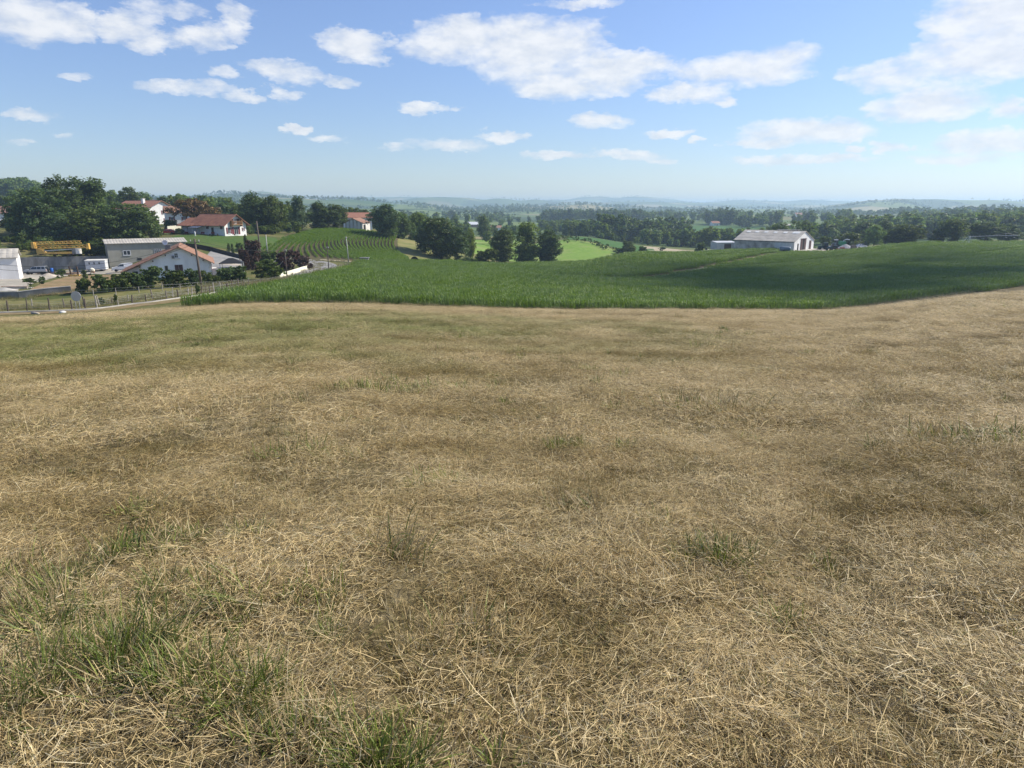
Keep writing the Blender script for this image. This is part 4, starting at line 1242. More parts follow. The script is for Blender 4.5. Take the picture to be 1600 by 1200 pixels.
# hedge shrubs along the fence below the houses
HEDGE = [(130, 97, 433, 25, 'round clipped shrub standing alone in front of the dry plot'), (159, 98, 431, 30, 'hedge shrub just right of the lone round one'), (176, 99, 435, 22, 'thin hedge shrub, second after the lone round one'),
         (196, 101, 427, 34, 'hedge shrub below the parked white van'), (217, 102, 425, 28, 'hedge shrub below the grey lean-to of the white house'), (240, 104, 418, 36, 'tallest hedge shrub, before the double window of the white house'),
         (275, 106, 420, 34, 'dense hedge shrub below the brown shutters of the white house'), (301, 108, 421, 22, 'small hedge shrub left of the near utility pole'), (262, 105, 432, 16, 'gap-filling low hedge shrub between two larger ones'),
         (322, 111, 424, 22, 'sparse flowering shrub right of the near utility pole'), (356, 116, 415, 32, 'dense shrub in front of the black canopy'), (377, 117, 417, 26, 'loose grey-green shrub right of the black canopy'),
         (340, 112, 430, 16, 'low shrub under the red door of the white house')]
for (px, Y, hp, wp, label) in HEDGE:
    tree(px, Y, max(.7, at(px, hp, Y).z - G(px, Y).z) * 1.12, wp * 1.28 * Y / 1040, 'bush', label, 'leaf_dark' if (px % 2) else 'leaf', 'shrub', 'hedge along the meadow', 'hedge_shrub')
for (px, Y, hp, wp, label) in [(48, 108, 433, 26, 'brownish scrub beside the white outbuilding'), (66, 112, 430, 14, 'small dark shrub below the silver off-roader'), (97, 132, 419, 24, 'shrub in front of the timber stacks'),
                               (133, 134, 419, 13, 'small dark bush below the cement mixer'), (182, 82, 458, 8, 'small green bush behind the second fence line'), (160, 83, 463, 14, 'low bush among the fence posts'),
                               (310, 88, 442, 12, 'ivy-grown stump of bush at the foot of the near utility pole')]:
    tree(px, Y, max(.5, at(px, hp, Y).z - G(px, Y).z), wp * Y / 1040, 'shrub', label, 'leaf', 'shrub', None, 'shrub')

# field hedge running down to the maize
hp_ = [G(a, b) for a, b in ((878, 366), (900, 352), (925, 340), (950, 322), (975, 308))]
hl = np.array(smooth_line(hp_, 26)); rh = np.random.default_rng(3)
V, F, C = [], [], []; off = 0
for q in hl:
    v, f, c, _ = crown(rh, 2.6, 1.1, 1.7, 1.3, 3, 26, 14, .34)
    sc_ = rh.uniform(.55, 1.3)
    v = v * sc_ + np.array([q[0] + rh.normal(0, .8), q[1] + rh.normal(0, .8), float(H(q[0], q[1]))])
    V.append(v); F.append(f + off); C.append(c); off += len(v)
S(link('field_hedge', mesh_np('field_hedge', np.concatenate(V), np.concatenate(F), [M['leaf']], np.concatenate(C))), 'ragged hedge between the bright pasture and the green strip', 'hedge')

# woods too dense to tell trunk from trunk: copies of a few crowns
def wood_proto(name, seed, h, rx, rz, zc, nc, nf, leaf, mat, cone=0.0):
    r_ = np.random.default_rng(seed)
    V, F, C, lob = crown(r_, h, zc, rx, rz, 7, nc, nf, leaf, 0, cone, .08, .08)
    return proto(name, V, F, mat, C)

wood = [wood_proto('wood_crown.%03d' % i, 300 + i, 12, 4.6 + .5 * (i % 3), 5.6, 6.3, 100, 18, .85, M[mt]) for i, mt in enumerate(['leaf_light', 'leaf_dark', 'leaf_light', 'leaf_light', 'leaf'])]
farw = [wood_proto('far_crown.%03d' % i, 340 + i, 12, 5.5, 5.6, 6.0, 40, 10, 1.9, M[mt]) for i, mt in enumerate(['leaf', 'leaf_dark', 'leaf', 'leaf_light'])]


def woodland(name, regions, protos, label, seed):
    r_ = np.random.default_rng(seed)
    P_, sc, ix = [], [], []
    for (p0, p1, y0, y1, num, h0, h1, ks) in regions:
        for _ in range(num):
            Y = r_.uniform(y0, y1); px = r_.uniform(p0, p1)
            p = G(px, Y); hh = r_.uniform(h0, h1) / 12.0
            P_.append(tuple(p)); sc.append((hh * r_.uniform(.8, 1.25), hh * r_.uniform(.8, 1.25), hh)); ix.append(r_.choice(ks))
    return scatter(name, np.array(P_), r_.random(len(P_)) * 6.283, np.array(sc), ix, protos, label, 'woodland')

ALL = [0, 1, 2, 4, 3]
woodland('woodland', [(940, 1075, 480, 560, 90, 13, 21, [1, 4, 4]), (885, 960, 460, 520, 34, 9, 14, ALL), (1000, 1075, 430, 470, 30, 7, 12, ALL)], wood, 'dark wood filling the valley behind the bright pasture', 31)
woodland('woodland', [(1070, 1170, 420, 480, 70, 8, 13, ALL), (930, 1080, 410, 440, 26, 3, 6, ALL)], wood, 'strip of wood below the dull green field, left of the barn', 32)
woodland('woodland', [(1290, 1700, 430, 620, 260, 11, 17, ALL), (1200, 1300, 420, 520, 40, 9, 14, ALL), (1400, 1700, 640, 900, 120, 12, 18, ALL)], wood, 'wide wood covering the valley behind the barn and irrigation boom', 33)
woodland('woodland', [(1140, 1330, 760, 900, 55, 12, 19, ALL), (1105, 1150, 830, 880, 24, 14, 24, [1, 4])], wood, 'hedgerow trees around the far white house', 34)
woodland('woodland', [(850, 1010, 985, 1120, 210, 13, 20, [1, 4, 4]), (1000, 1170, 930, 1120, 70, 9, 16, ALL)], wood, 'dark ridge wood on the second rise', 35)
woodland('woodland', [(845, 935, 600, 660, 46, 9, 13, [3, 3, 0]), (895, 960, 560, 610, 26, 9, 14, [0, 1]), (868, 890, 570, 580, 6, 4, 7, ALL)], wood, 'pale poplar belt below the ridge wood', 36)
woodland('woodland', [(640, 730, 420, 560, 36, 8, 12, ALL), (760, 860, 470, 560, 16, 6, 9, ALL), (640, 860, 700, 1200, 50, 8, 13, ALL), (760, 800, 345, 400, 5, 7, 10, ALL)], wood, 'scattered valley trees behind the three valley trees', 37)
woodland('woodland', [(-140, 60, 560, 680, 140, 13, 22, [0, 0, 2, 3]), (-140, 50, 300, 330, 26, 8, 12, ALL)], wood, 'wooded hilltop on the far left skyline', 38)
woodland('woodland', [(150, 470, 300, 420, 110, 8, 13, ALL), (470, 640, 300, 420, 40, 6, 10, ALL)], wood, 'garden trees behind the village houses', 39)
woodland('scrub', [(28, 165, 167, 184, 70, 2.0, 4.5, ALL), (-90, 70, 168, 215, 60, 1.0, 3.0, ALL), (285, 420, 208, 222, 22, 2.0, 4.0, ALL), (430, 470, 225, 250, 18, 2.0, 4.0, ALL)], wood, 'low scrub on the bank behind the yard and houses', 40)
# far hills: woods and hedgerows to the skyline
r_ = np.random.default_rng(51)
n0 = 34000
rr = 1150 * (8200 / 1150.0) ** r_.random(n0); aa = r_.uniform(-0.78, 0.78, n0)
x, y = rr * np.sin(aa), rr * np.cos(aa)
wm_ = fbm(x / 420.0, y / 330.0, 91, 4)
hd_ = np.abs(fbm(x / 300.0, y / 240.0, 95, 2) - 0.5)
k = (wm_ > 0.555) | ((hd_ < 0.010) & (r_.random(n0) < .7))
x, y, rr = x[k], y[k], rr[k]; n = len(x)
s = r_.uniform(.7, 1.25, n) * (1 + sstep(2500, 7000, rr) * 0.25)
scatter('far_woodland', np.stack([x, y, H(x, y)], -1), r_.random(n) * 6.283, np.stack([s * 1.25, s * 1.25, s * .95], -1), r_.choice([0, 0, 1, 2, 3], n), farw, 'woods and hedgerows over the hazy far hills', 'woodland')

# ------------------------------------------------------------------ buildings
class House:
    """local frame: X along the wall that faces the viewer, Y away, origin at its near left corner"""
    def __init__(s, name, label, C, rz, A, B, h, hr, ridge, wall, roof, over=0.5, cat='house', peak=None, ribs=0, amp=0.0, th=0.14, sink=1.2, courses=1):
        s.A, s.B, s.h, s.hr, s.ridge = A, B, h, hr, ridge
        s.e = empty(name, C, rz, label, cat)
        s.peak = pk = peak if peak is not None else (A if ridge == 'y' else B) / 2
        if ridge == 'y':
            MB().extrude([(0, -sink), (A, -sink), (A, h), (pk, hr), (0, h)], 0, B, 'y').build('wall', M[wall], s.e)
        else:
            MB().extrude([(0, -sink), (B, -sink), (B, h), (pk, hr), (0, h)], 0, A, 'x').build('wall', M[wall], s.e)
        span = A if ridge == 'y' else B
        ln = (B if ridge == 'y' else A) + 2 * over
        mb = MB(); up = 0.04
        for side in (0, 1):
            run = (pk if side == 0 else span - pk)
            tn = (hr - h) / run
            ee = run + over * 0.9
            for c in range(courses):
                f0, f1 = c / courses, (c + 1) / courses + (0.015 if c < courses - 1 else 0)
                lift = up + 0.035 * (courses - 1 - c)
                sg = -1 if side == 0 else 1
                d0, d1 = ee * f0, ee * f1
                if ridge == 'y':
                    b = (sg * (d1 - d0), 0, -(d1 - d0) * tn)
                    o = (pk + sg * d0, -over if side == 0 else B + over, hr - d0 * tn + lift)
                    a = (0, ln if side == 0 else -ln, 0)
                else:
                    b = (0, sg * (d1 - d0), -(d1 - d0) * tn)
                    o = (A + over if side == 0 else -over, pk + sg * d0, hr - d0 * tn + lift)
                    a = (-ln if side == 0 else ln, 0, 0)
                mb.ribbed(o, a, b, ribs, amp, th) if ribs else mb.ribbed(o, a, b, 1, 0.0, th)
        s.roof = mb.build('roof', M[roof], s.e)
        rc = MB()
        if ridge == 'y': rc.tube([(pk, -over, hr + th + .02), (pk, B + over, hr + th + .02)], 0.13, 6)
        else: rc.tube([(-over, pk, hr + th + .02), (A + over, pk, hr + th + .02)], 0.13, 6)
        rc.build('ridge_cap', M[roof], s.roof)
    def F(s, side):
        A, B = s.A, s.B
        return {'front': (Vector((0, 0, 0)), Vector((1, 0, 0)), Vector((0, -1, 0))), 'left': (Vector((0, B, 0)), Vector((0, -1, 0)), Vector((-1, 0, 0))),
                'right': (Vector((A, 0, 0)), Vector((0, 1, 0)), Vector((1, 0, 0)))}[side]
    def slab(s, name, side, u, z, w, h, mat, d0=0.0, d1=0.04, parent=None):
        O, T, N = s.F(side)
        q = lambda a, b, c: O + T * a + Vector((0, 0, b)) + N * c
        mb = MB().hexa([q(u, z, d0), q(u + w, z, d0), q(u + w, z, d1), q(u, z, d1), q(u, z + h, d0), q(u + w, z + h, d0), q(u + w, z + h, d1), q(u, z + h, d1)])
        return mb.build(name, M[mat], parent or s.e)
    def window(s, side, u, z, w, h, nx=2, ny=1, frame='white_metal', shut=None, lintel=None, fw=0.07):
        O, T, N = s.F(side)
        q = lambda a, b, c: O + T * a + Vector((0, 0, b)) + N * c
        mb = MB()
        def bar(a0, b0, a1, b1, d=0.06):
            mb.hexa([q(a0, b0, 0), q(a1, b0, 0), q(a1, b0, d), q(a0, b0, d), q(a0, b1, 0), q(a1, b1, 0), q(a1, b1, d), q(a0, b1, d)])
        bar(u, z, u + w, z + fw); bar(u, z + h - fw, u + w, z + h); bar(u, z + fw, u + fw, z + h - fw); bar(u + w - fw, z + fw, u + w, z + h - fw)
        for i in range(1, nx):
            c = u + w * i / nx; bar(c - fw / 2, z + fw, c + fw / 2, z + h - fw, .052)
        for j in range(1, ny):
            c = z + h * j / ny; bar(u + fw, c - fw / 3, u + w - fw, c + fw / 3, .045)
        f = mb.build('window', M[frame], s.e)
        for i in range(nx):
            s.slab('pane', side, u + w * i / nx + fw * .6, z + fw, w / nx - fw * 1.2, h - 2 * fw, 'glass', 0.004, 0.02, f)
        s.slab('sill', side, u - .06, z - .07, w + .12, .066, frame if frame != 'dark_timber' else 'white_dull', 0, .12, f)
        if lintel: s.slab('lintel', side, u - .25, z + h + .06, w + .5, .12, lintel, 0, .06, f)
        if shut:
            s.slab('shutter', side, u - w * .5 - .02, z, w * .5, h, shut, 0.0, .05)
            s.slab('shutter', side, u + w + .02, z, w * .5, h, shut, 0.0, .05)
        return f


def unit(a): return Vector((math.cos(a), math.sin(a), 0))

# long barn on the right
bc = G(1240, 256)
barn = House('barn', 'long farm barn with grey corrugated roof and lit white gable', bc, R(46), 18.5, 23.5, 3.5, 6.9, 'y', 'white', 'fibre', 0.35, 'barn', None, 36, 0.05, 0.08, 1.5, 4)
for i in range(9):
    barn.slab('wall_panel', 'left', 0.1 + i * 1.79, 0.0, 1.76, 3.1, 'block', 0.0, .06 + .012 * (i % 3))
for i in range(4):
    barn.slab('wall_panel', 'left', 16.25 + i * 1.8, 0.0, 1.77, 3.1, 'white_dull', 0.0, .06 + .012 * (i % 2))
barn.slab('eaves_beam', 'left', 0.1, 3.12, 23.2, .3, 'concrete', 0.0, .1)
barn.slab('doorway_shade', 'front', 2.8, 0, 1.3, 2.7, 'dark', 0.0, .02)  # dark sheets on the gable paint the shade inside open doorways
barn.slab('doorway_shade', 'front', 6.6, 0, 3.3, 4.3, 'dark', 0.0, .02)
for u in (5.6, 6.5, 8.9, 9.8):
    barn.slab('door', 'front', u, .1, .86, 4.2, 'brown_door', 0.03, .12)
barn.slab('door_rail', 'front', 5.4, 4.34, 5.6, .14, 'brown_door', 0.03, .16)
barn.slab('doorway_shade', 'front', 14.0, 0, 1.9, 3.5, 'dark', 0.0, .02)
for u in (14.0, 15.0):
    barn.slab('door', 'front', u, .1, .8, 3.4, 'brown_door', 0.03, .12)
tn = 3.4 / 9.25
for k_, yy_ in enumerate((1.4, 6.0, 9.8, 13.6, 17.2, 20.6)):
    wd = 2.6 if k_ == 0 else 1.5
    mb = MB()
    for (d0, d1) in ((1.2, 2.6),) if k_ else ((0.9, 2.7),):
        mb.ribbed((9.25 - d0, yy_, 6.9 - d0 * tn + .29), (0, wd, 0), (-(d1 - d0), 0, -(d1 - d0) * tn), 3, .03, .03)
    mb.build('roof_light', M['translucent_sheet'], barn.e)
MB().box(9.7, 3, 6.5, 10.8, 11, 7.4).build('ridge_vent', M['dark_timber'], barn.e)
MB().box(9.6, 2.8, 7.402, 10.9, 11.2, 7.48).build('vent_cover', M['white_dull'], barn.e)
MB().box(2.0, -2.6, -.5, 18.6, -.02, 0.28).build('apron', M['pale_conc'], barn.e)

an = House('barn_annex', 'low white annex with a brown door at the far end of the barn', G(1120, 281), R(8), 8.2, 6.5, 3.4, 3.75, 'x', 'white_dull', 'white_metal', 0.25, 'outbuilding', 5.0, 12, .04, .06)
an.slab('door', 'front', 3.0, 0, 2.9, 2.9, 'brown_door', 0.0, .08)
an.slab('skirt', 'front', 5.95, 0, 2.2, .8, 'concrete', 0.0, .05)

# grey rendered building
Cg = G(172, 162); Cg.z = at(172, 418.5, 162).z
gb = House('workshop', 'long grey rendered building with corrugated roof beyond the white house', Cg, R(33), 16.8, 9.5, 5.5, 6.2, 'x', 'grey_render', 'fibre', 0.45, 'building', None, 28, 0.05, 0.08, 2.0, 2)
gb.window('front', 3.1, 2.75, 1.6, 1.15, 2, 1, 'white_metal', None, 'concrete', .12)
gb.window('front', 9.7, 2.75, 1.7, 1.25, 4, 3, 'white_metal', None, 'concrete', .07)
gb.window('front', 3.6, 0.35, 1.6, .75, 2, 1, 'metal')
gb.slab('plaque', 'front', 5.9, 1.55, .95, .5, 'black', 0, .05)
gb.slab('plinth', 'front', 0, -1.5, 16.8, 1.55, 'concrete', 0, .05)

# low white house with tiled roof
Cw = G(223, 127); Cw.z = at(223, 436, 127).z
wh = House('white_house', 'low white house with orange ribbed tile roof behind the hedge', Cw, R(24), 11.9, 14, 2.65, 5.55, 'y', 'white', 'tile', 0.6, 'house', 6.6, 40, 0.10, 0.12, 2.0)
wh.window('front', 1.6, 1.3, 1.2, 1.0, 4, 2, 'white_metal', None, None, .06)
wh.window('front', 3.9, 1.3, .55, 1.0, 1, 1, 'grey_render')
wh.slab('shutter', 'front', 5.6, 1.2, .66, 1.2, 'brown_door', 0, .06)
wh.slab('shutter', 'front', 6.29, 1.2, .66, 1.2, 'brown_door', 0, .06)
wh.window('front', 5.75, 3.7, .62, .85, 2, 2, 'white_dull')
wh.slab('air_conditioner', 'front', 5.3, 3.6, .42, .5, 'concrete', 0, .32)
wh.slab('window_ledge', 'front', 5.6, 3.42, 1.1, .2, 'white_dull', 0, .16)
for u in (-.3, 2.0, 4.2, 8.6, 10.5):
    z_ = 5.55 - abs(u - 6.6) * (2.9 / (6.6 if u < 6.6 else 5.3)) - .42
    wh.slab('rafter_end', 'front', u, z_, .16, .2, 'dark_timber', 0, .55)
for i in range(6):
    wh.slab('corner_stone', 'front', 11.5 - .12 * (i % 2), .15 + i * .45, .36 + .12 * (i % 2), .40, 'white_dull', 0, .045)
wh.slab('door', 'right', .5, 0, 2.3, 2.35, 'red_wood', 0, .07)
wh.slab('porch_wall', 'right', 2.9, 0, 1.8, 1.3, 'white', 0, .9)
MB().extrude([(-2.9, -1.5), (0.02, -1.5), (0.02, 2.45), (-2.9, 1.2)], 2.2, 12, 'y').build('lean_to', M['white_dull'], wh.e)
MB().ribbed((.35, 1.6, 2.72), (0, 10.8, 0), (-3.9, 0, -1.66), 28, .1, .12).build('lean_to_roof', M['tile'], wh.e)
f_ = wh.slab('vent', 'front', -1.7, .75, .9, .5, 'dark', -2.19, -2.12)
ch = MB().box(4.1, 6.4, 3.7, 5.1, 7.2, 5.7).build('chimney', M['concrete'], wh.e)
MB().box(4.0, 6.3, 5.7, 5.2, 7.3, 5.82).build('chimney_cap', M['concrete'], ch)
MB().lathe([(.06, .16), (.36, .06), (.50, -.05), (.48, -.07), (.33, .03), (.02, .12)], 16, (4.2, 6.2, 6.25), 'y').build('satellite_dish', M['car_white'], ch, True)
MB().tube([(4.2, 6.3, 5.7), (4.2, 6.3, 6.25)], .035, 6).build('dish_mast', M['metal'], ch)

# brown-roofed house on the lawn
Cu = G(352, 200); Cu.z = at(352, 367.5, 200).z
uh = House('lawn_house', 'white house with brown tile roof and timber balcony above the lawn', Cu, R(66), 8.2, 12.5, 2.95, 5.6, 'y', 'white', 'tile_brown', 0.9, 'house', None, 60, 0.03, 0.16, 1.5)
uh.window('front', 1.1, .35, 1.0, 1.75, 2, 1, 'white_metal', 'red_wood')
uh.window('front', 3.5, .1, 1.5, 2.1, 2, 1, 'white_metal', 'red_wood')
uh.window('front', 6.8, 1.0, .55, 1.0, 2, 1, 'white_metal', 'red_wood')
bal = uh.slab('balcony', 'front', 2.3, 2.75, 3.6, .16, 'timber', 0, 1.1)
uh.slab('balcony_back', 'front', 2.4, 2.95, 3.4, 1.55, 'dark_timber', 0, .05)
for i in range(11):
    uh.slab('baluster', 'front', 2.35 + i * .34, 2.91, .09, .85, 'timber', 1.0, 1.06, bal)
uh.slab('handrail', 'front', 2.3, 3.76, 3.6, .1, 'timber', .98, 1.08, bal)
for u in (2.1, 5.9):
    uh.slab('bracket', 'front', u, 2.3, .2, 1.9, 'timber', .02, .9)
uh.window('front', 3.6, 3.05, 1.0, 1.4, 2, 1, 'white_metal', 'red_wood').location = (0, -.06, 0)
uh.slab('garage_door', 'left', .3, 0.05, 2.6, 2.2, 'white_metal', 0, .06)
uh.slab('lintel', 'left', .2, 2.3, 2.8, .16, 'white_dull', 0, .08)
uh.slab('door', 'left', 7.4, 0, .9, 2.1, 'glass', 0, .05)
for u in (6.2, 11.6):
    uh.slab('bracket', 'left', u, 1.7, .22, 1.2, 'dark_timber', 0, .8)
uh.slab('wall_rail', 'left', 8.7, 1.75, 2.6, .08, 'metal', 0, .1)
mb = MB(); mb.ribbed((3.6, 11.4, 4.6), (0, 6.0, 0), (-5.0, 0, -2.2), 20, .03, .16); mb.ribbed((3.6, 17.4, 4.6), (0, -6.0, 0), (5.0, 0, -2.2), 20, .03, .16)
mb.build('garage_roof', M['tile_brown'], uh.e)
MB().extrude([(.1, -1.2), (7.2, -1.2), (7.2, 2.9), (3.6, 4.45), (.1, 2.9)], 12.45, 16.8, 'y').build('garage_wall', M['white'], uh.e)
# its awning and garden things
def local(h, x, y, z=0): return h.e.matrix_basis @ Vector((x, y, z))
aw = empty('awning', local(uh, -3.0, 7.6), R(66), 'slate-blue awning on posts along the wall of the lawn house', 'awning')
MB().ribbed((3.1, 0, 2.5), (0, 3.6, 0), (-3.1, 0, -.45), 6, .04, .03).build('canvas', M['slate_blue'], aw)
for (x_, y_) in ((0, .1), (0, 3.5)):
    MB().tube([(x_, y_, -.4), (x_, y_, 2.1)], .05, 6).build('post', M['dark_timber'], aw)
for (x_, y_, w_, l_, label) in ((-3.0, 11.6, 1.0, 1.3, 'dark red garden bench beside the garage door of the lawn house'), (-2.6, 5.6, 1.0, 1.4, 'dark red garden bench right of the slate-blue awning'), (-1.8, 2.6, .9, 1.3, 'dark garden bench by the lit corner of the lawn house')):
    b_ = empty('garden_bench', local(uh, x_, y_, -.05), R(66), label, 'bench')
    MB().box(0, 0, .4, .5, l_, .46).build('seat', M['red_wood'], b_)
    MB().box(.46, 0, .5, .52, l_, .95).build('backrest', M['red_wood'], b_)
    for (a, c) in ((.03, .03), (.43, .03), (.03, l_ - .09), (.43, l_ - .09)):
        MB().box(a, c, -.3, a + .06, c + .06, .398).build('leg', M['dark_timber'], b_)
for (x_, y_, label) in ((-1.2, 1.6, 'flowering pot plant at the lit corner of the lawn house'), (-1.3, 4.6, 'pot plant below the wall rail of the lawn house'), (2.2, -1.4, 'pot plant by the gable window of the lawn house')):
    b_ = empty('pot_plant', local(uh, x_, y_, -.1), 0, label, 'plant')
    MB().lathe([(.16, 0), (.22, .35), (.24, .36)], 10).build('pot', M['tile'], b_, True)
    v_, f2_, c_, _ = crown(rh, 1.0, .7, .5, .45, 3, 30, 12, .13)
    link('leaves', mesh_np('leaves', v_, f2_, [M['leaf_rust']], c_), b_)
st = empty('garden_statue', local(uh, -4.8, 6.4, -.25), 0, 'small white statue on the lawn before the awning', 'statue')
MB().box(-.22, -.22, 0, .22, .22, .3).build('plinth', M['white'], st)
MB().lathe([(.16, .3), (.2, .6), (.17, .85), (.22, 1.05), (.09, 1.18), (.13, 1.32), (.05, 1.46)], 10).build('figure', M['car_white'], st, True)

# three-storey white house with orange roof, half behind trees
Co = G(233, 262); Co.z = at(233, 353, 262).z
oh = House('tall_house', 'tall white house with orange roof and red shutters behind trees', Co, R(62), 11.5, 20, 6.3, 9.0, 'y', 'white', 'tile_new', 0.8, 'house', None, 40, .04, .16, 3)
for (u, z) in ((2.0, 4.1), (6.0, 4.1), (2.2, 1.3), (6.6, 1.2), (9.3, 1.2)):
    oh.window('front', u, z, .75, 1.5, 2, 1, 'white_metal', 'red_wood')
for (u, z) in ((1.5, 3.2), (6, 3.2), (11, 3.2), (1.5, .4), (16, 3.2)):
    oh.window('left', u, z, .9, 1.4, 2, 1, 'white_metal', 'red_wood')
oc = MB().box(3.2, 6.5, 7.2, 4.1, 7.6, 9.9).build('chimney', M['white'], oh.e)
MB().box(3.1, 6.4, 9.9, 4.2, 7.7, 10.02).build('chimney_cap', M['white_dull'], oc)
oh.slab('string_course', 'front', 0, -.3, 11.5, .25, 'concrete', 0, .06)

for (nm, label, px, Y, bp, rz, A, B, h, hr, rg, wl, rf, sh) in [
  ('village_house', 'house with dull old tile roof just behind the orange-roofed house', 222, 320, 330, 20, 12, 9, 2.2, 4.8, 'x', 'white_dull', 'tile_old', 'red_wood'),
  ('village_house', 'half-hidden white house under the rusty umbrella tree', 262, 246, 349, 30, 10, 9, 3.6, 5.6, 'x', 'white', 'tile', 'red_wood'),
  ('cottage', 'white cottage with dark red door on the far left bank', -22, 226, 346, 33, 15, 8, 2.6, 4.5, 'x', 'white', 'tile_old', None),
  ('farmhouse', 'orange-roofed farmhouse behind the pale shed', 537, 288, 351, 12, 11.5, 8, 2.8, 4.6, 'x', 'white', 'tile_new', 'red_wood'),
  ('far_house', 'tiny white house with red roof in the far dull green field', 1113, 820, 351.5, 10, 9, 7, 3.0, 5.0, 'x', 'white', 'tile_new', None),
  ('far_house', 'white farmhouse on the hazy rise behind the barn', 1244, 1150, 333, 10, 14, 9, 4, 7, 'x', 'white', 'tile', None),
  ('far_house', 'low pale farm shed among trees above the barn roof', 1226, 760, 352, 10, 8, 7, 2, 3.2, 'x', 'white', 'fibre', None),
  ('far_house', 'pale roof among the valley trees left of the first valley tree', 733, 690, 353, 15, 9, 8, 2.4, 4.6, 'x', 'tile_old', 'white_metal', None),
  ('far_house', 'small white house glimpsed between the valley trees', 768, 640, 356, 5, 9, 7, 2.8, 4.6, 'x', 'white', 'tile', None)]:
    C_h = G(px, Y); C_h.z = at(px, bp, Y).z if Y < 400 else C_h.z
    q_ = House(nm, label, C_h, R(rz), A, B, h, hr, rg, wl, rf, .5, 'house', None, 30 if Y < 330 else 0, .04, .14, 4)
    if Y < 700:
        for i in range(2 if A < 12 else 3):
            q_.window('front', 1.2 + i * (A - 2) / (2 if A < 12 else 3), 1.0 if h < 4 else 2.4, .9, 1.2, 2, 1, 'white_metal', sh)
    else:
        q_.window('front', A * .3, .9, 1.2, 1.3, 2, 1); q_.slab('door', 'front', A * .6, 0, 1.1, 2.1, 'brown_door', 0, .06)
    if nm == 'cottage':
        q_.slab('door', 'front', 9.2, 0, 2.2, 2.3, 'red_wood', 0, .07)
        for u in (8.4, 12.0, 13.0): q_.slab('wall_timber', 'front', u, 0, .2, 2.4, 'red_wood', 0, .06)
        c_ = MB().box(11.5, 4.2, 3.6, 12.3, 5.0, 5.3).build('chimney', M['white_dull'], q_.e)

# white outbuilding at the left edge
Co2 = G(31, 127) - unit(R(31)) * 13.9; Co2.z = at(20, 437, 126).z
ob = House('outbuilding', 'plain white outbuilding with corrugated roof at the left edge', Co2, R(31), 13.9, 8, 3.9, 5.2, 'x', 'white', 'fibre', 0.3, 'outbuilding', None, 16, 0.05, 0.08, 2.5, 2)
ob.slab('door', 'front', 8.9, .05, 1.9, 1.9, 'red_wood', 0, .08)
ob.slab('plinth', 'front', 0, -.8, 13.9, .82, 'concrete', 0, .05)
# pale weathered shed on the crest
Cs = G(540, 261); Cs.z = at(540, 360, 261).z
sh_ = House('shed', 'pale weathered timber shed with rusty roof on the row crop crest', Cs, R(-6), 6.6, 9, 2.7, 4.25, 'y', 'white_dull', 'tile', 0.35, 'shed', 3.0, 20, .04, .1, 2)
for i in range(14):
    zt = 2.7 + 1.5 * min((i + .5) * .47 / 3.0, (6.6 - (i + .5) * .47) / 3.6)
    sh_.slab('plank', 'front', .03 + i * .47, -.6, .43, zt + .55, 'white_dull' if i % 3 else 'block', 0, .03 + .012 * (i % 2))
sh_.slab('doorway_shade', 'right', 1.0, 0, 2.6, 2.1, 'dark', 0, .03)  # dark sheet in place of the shaded shed interior

# ------------------------------------------------------------------ walls and fences
def wall_line(name, label, pts, h, th, mat, cap=None, cat='wall', step=3.0, level=None):
    """a wall following the land, in bays"""
    p0 = Vector(pts[0]); e = empty(name, p0, 0, label, cat)
    ln = [np.array(q[:2]) for q in pts]
    for a, b in zip(ln[:-1], ln[1:]):
        n = max(1, int(np.linalg.norm(b - a) / step))
        d = (b - a) / np.linalg.norm(b - a); s = Vector((-d[1], d[0], 0)) * th / 2
        for i in range(n):
            q0, q1 = a + (b - a) * i / n, a + (b - a) * (i + .995) / n
            z0, z1 = float(H(*q0)), float(H(*q1))
            t0, t1 = (z0 + h, z1 + h) if level is None else (level(i / n), level((i + 1) / n))
            A, B_2 = Vector((q0[0], q0[1], 0)) - Vector((p0.x, p0.y, p0.z)), Vector((q1[0], q1[1], 0)) - Vector((p0.x, p0.y, p0.z))
            zz = Vector((0, 0, 1))
            MB().hexa([A - s + zz * (z0 - .8), B_2 - s + zz * (z1 - .8), B_2 + s + zz * (z1 - .8), A + s + zz * (z0 - .8), A - s + zz * t0, B_2 - s + zz * t1, B_2 + s + zz * t1, A + s + zz * t0]).build('bay', M[mat], e)
            if cap:
                s2 = s * 1.25
                MB().hexa([A - s2 + zz * t0, B_2 - s2 + zz * t1, B_2 + s2 + zz * t1, A + s2 + zz * t0, A - s2 + zz * (t0 + .1), B_2 - s2 + zz * (t1 + .1), B_2 + s2 + zz * (t1 + .1), A + s2 + zz * (t0 + .1)]).build('coping', M[cap], e)
    return e

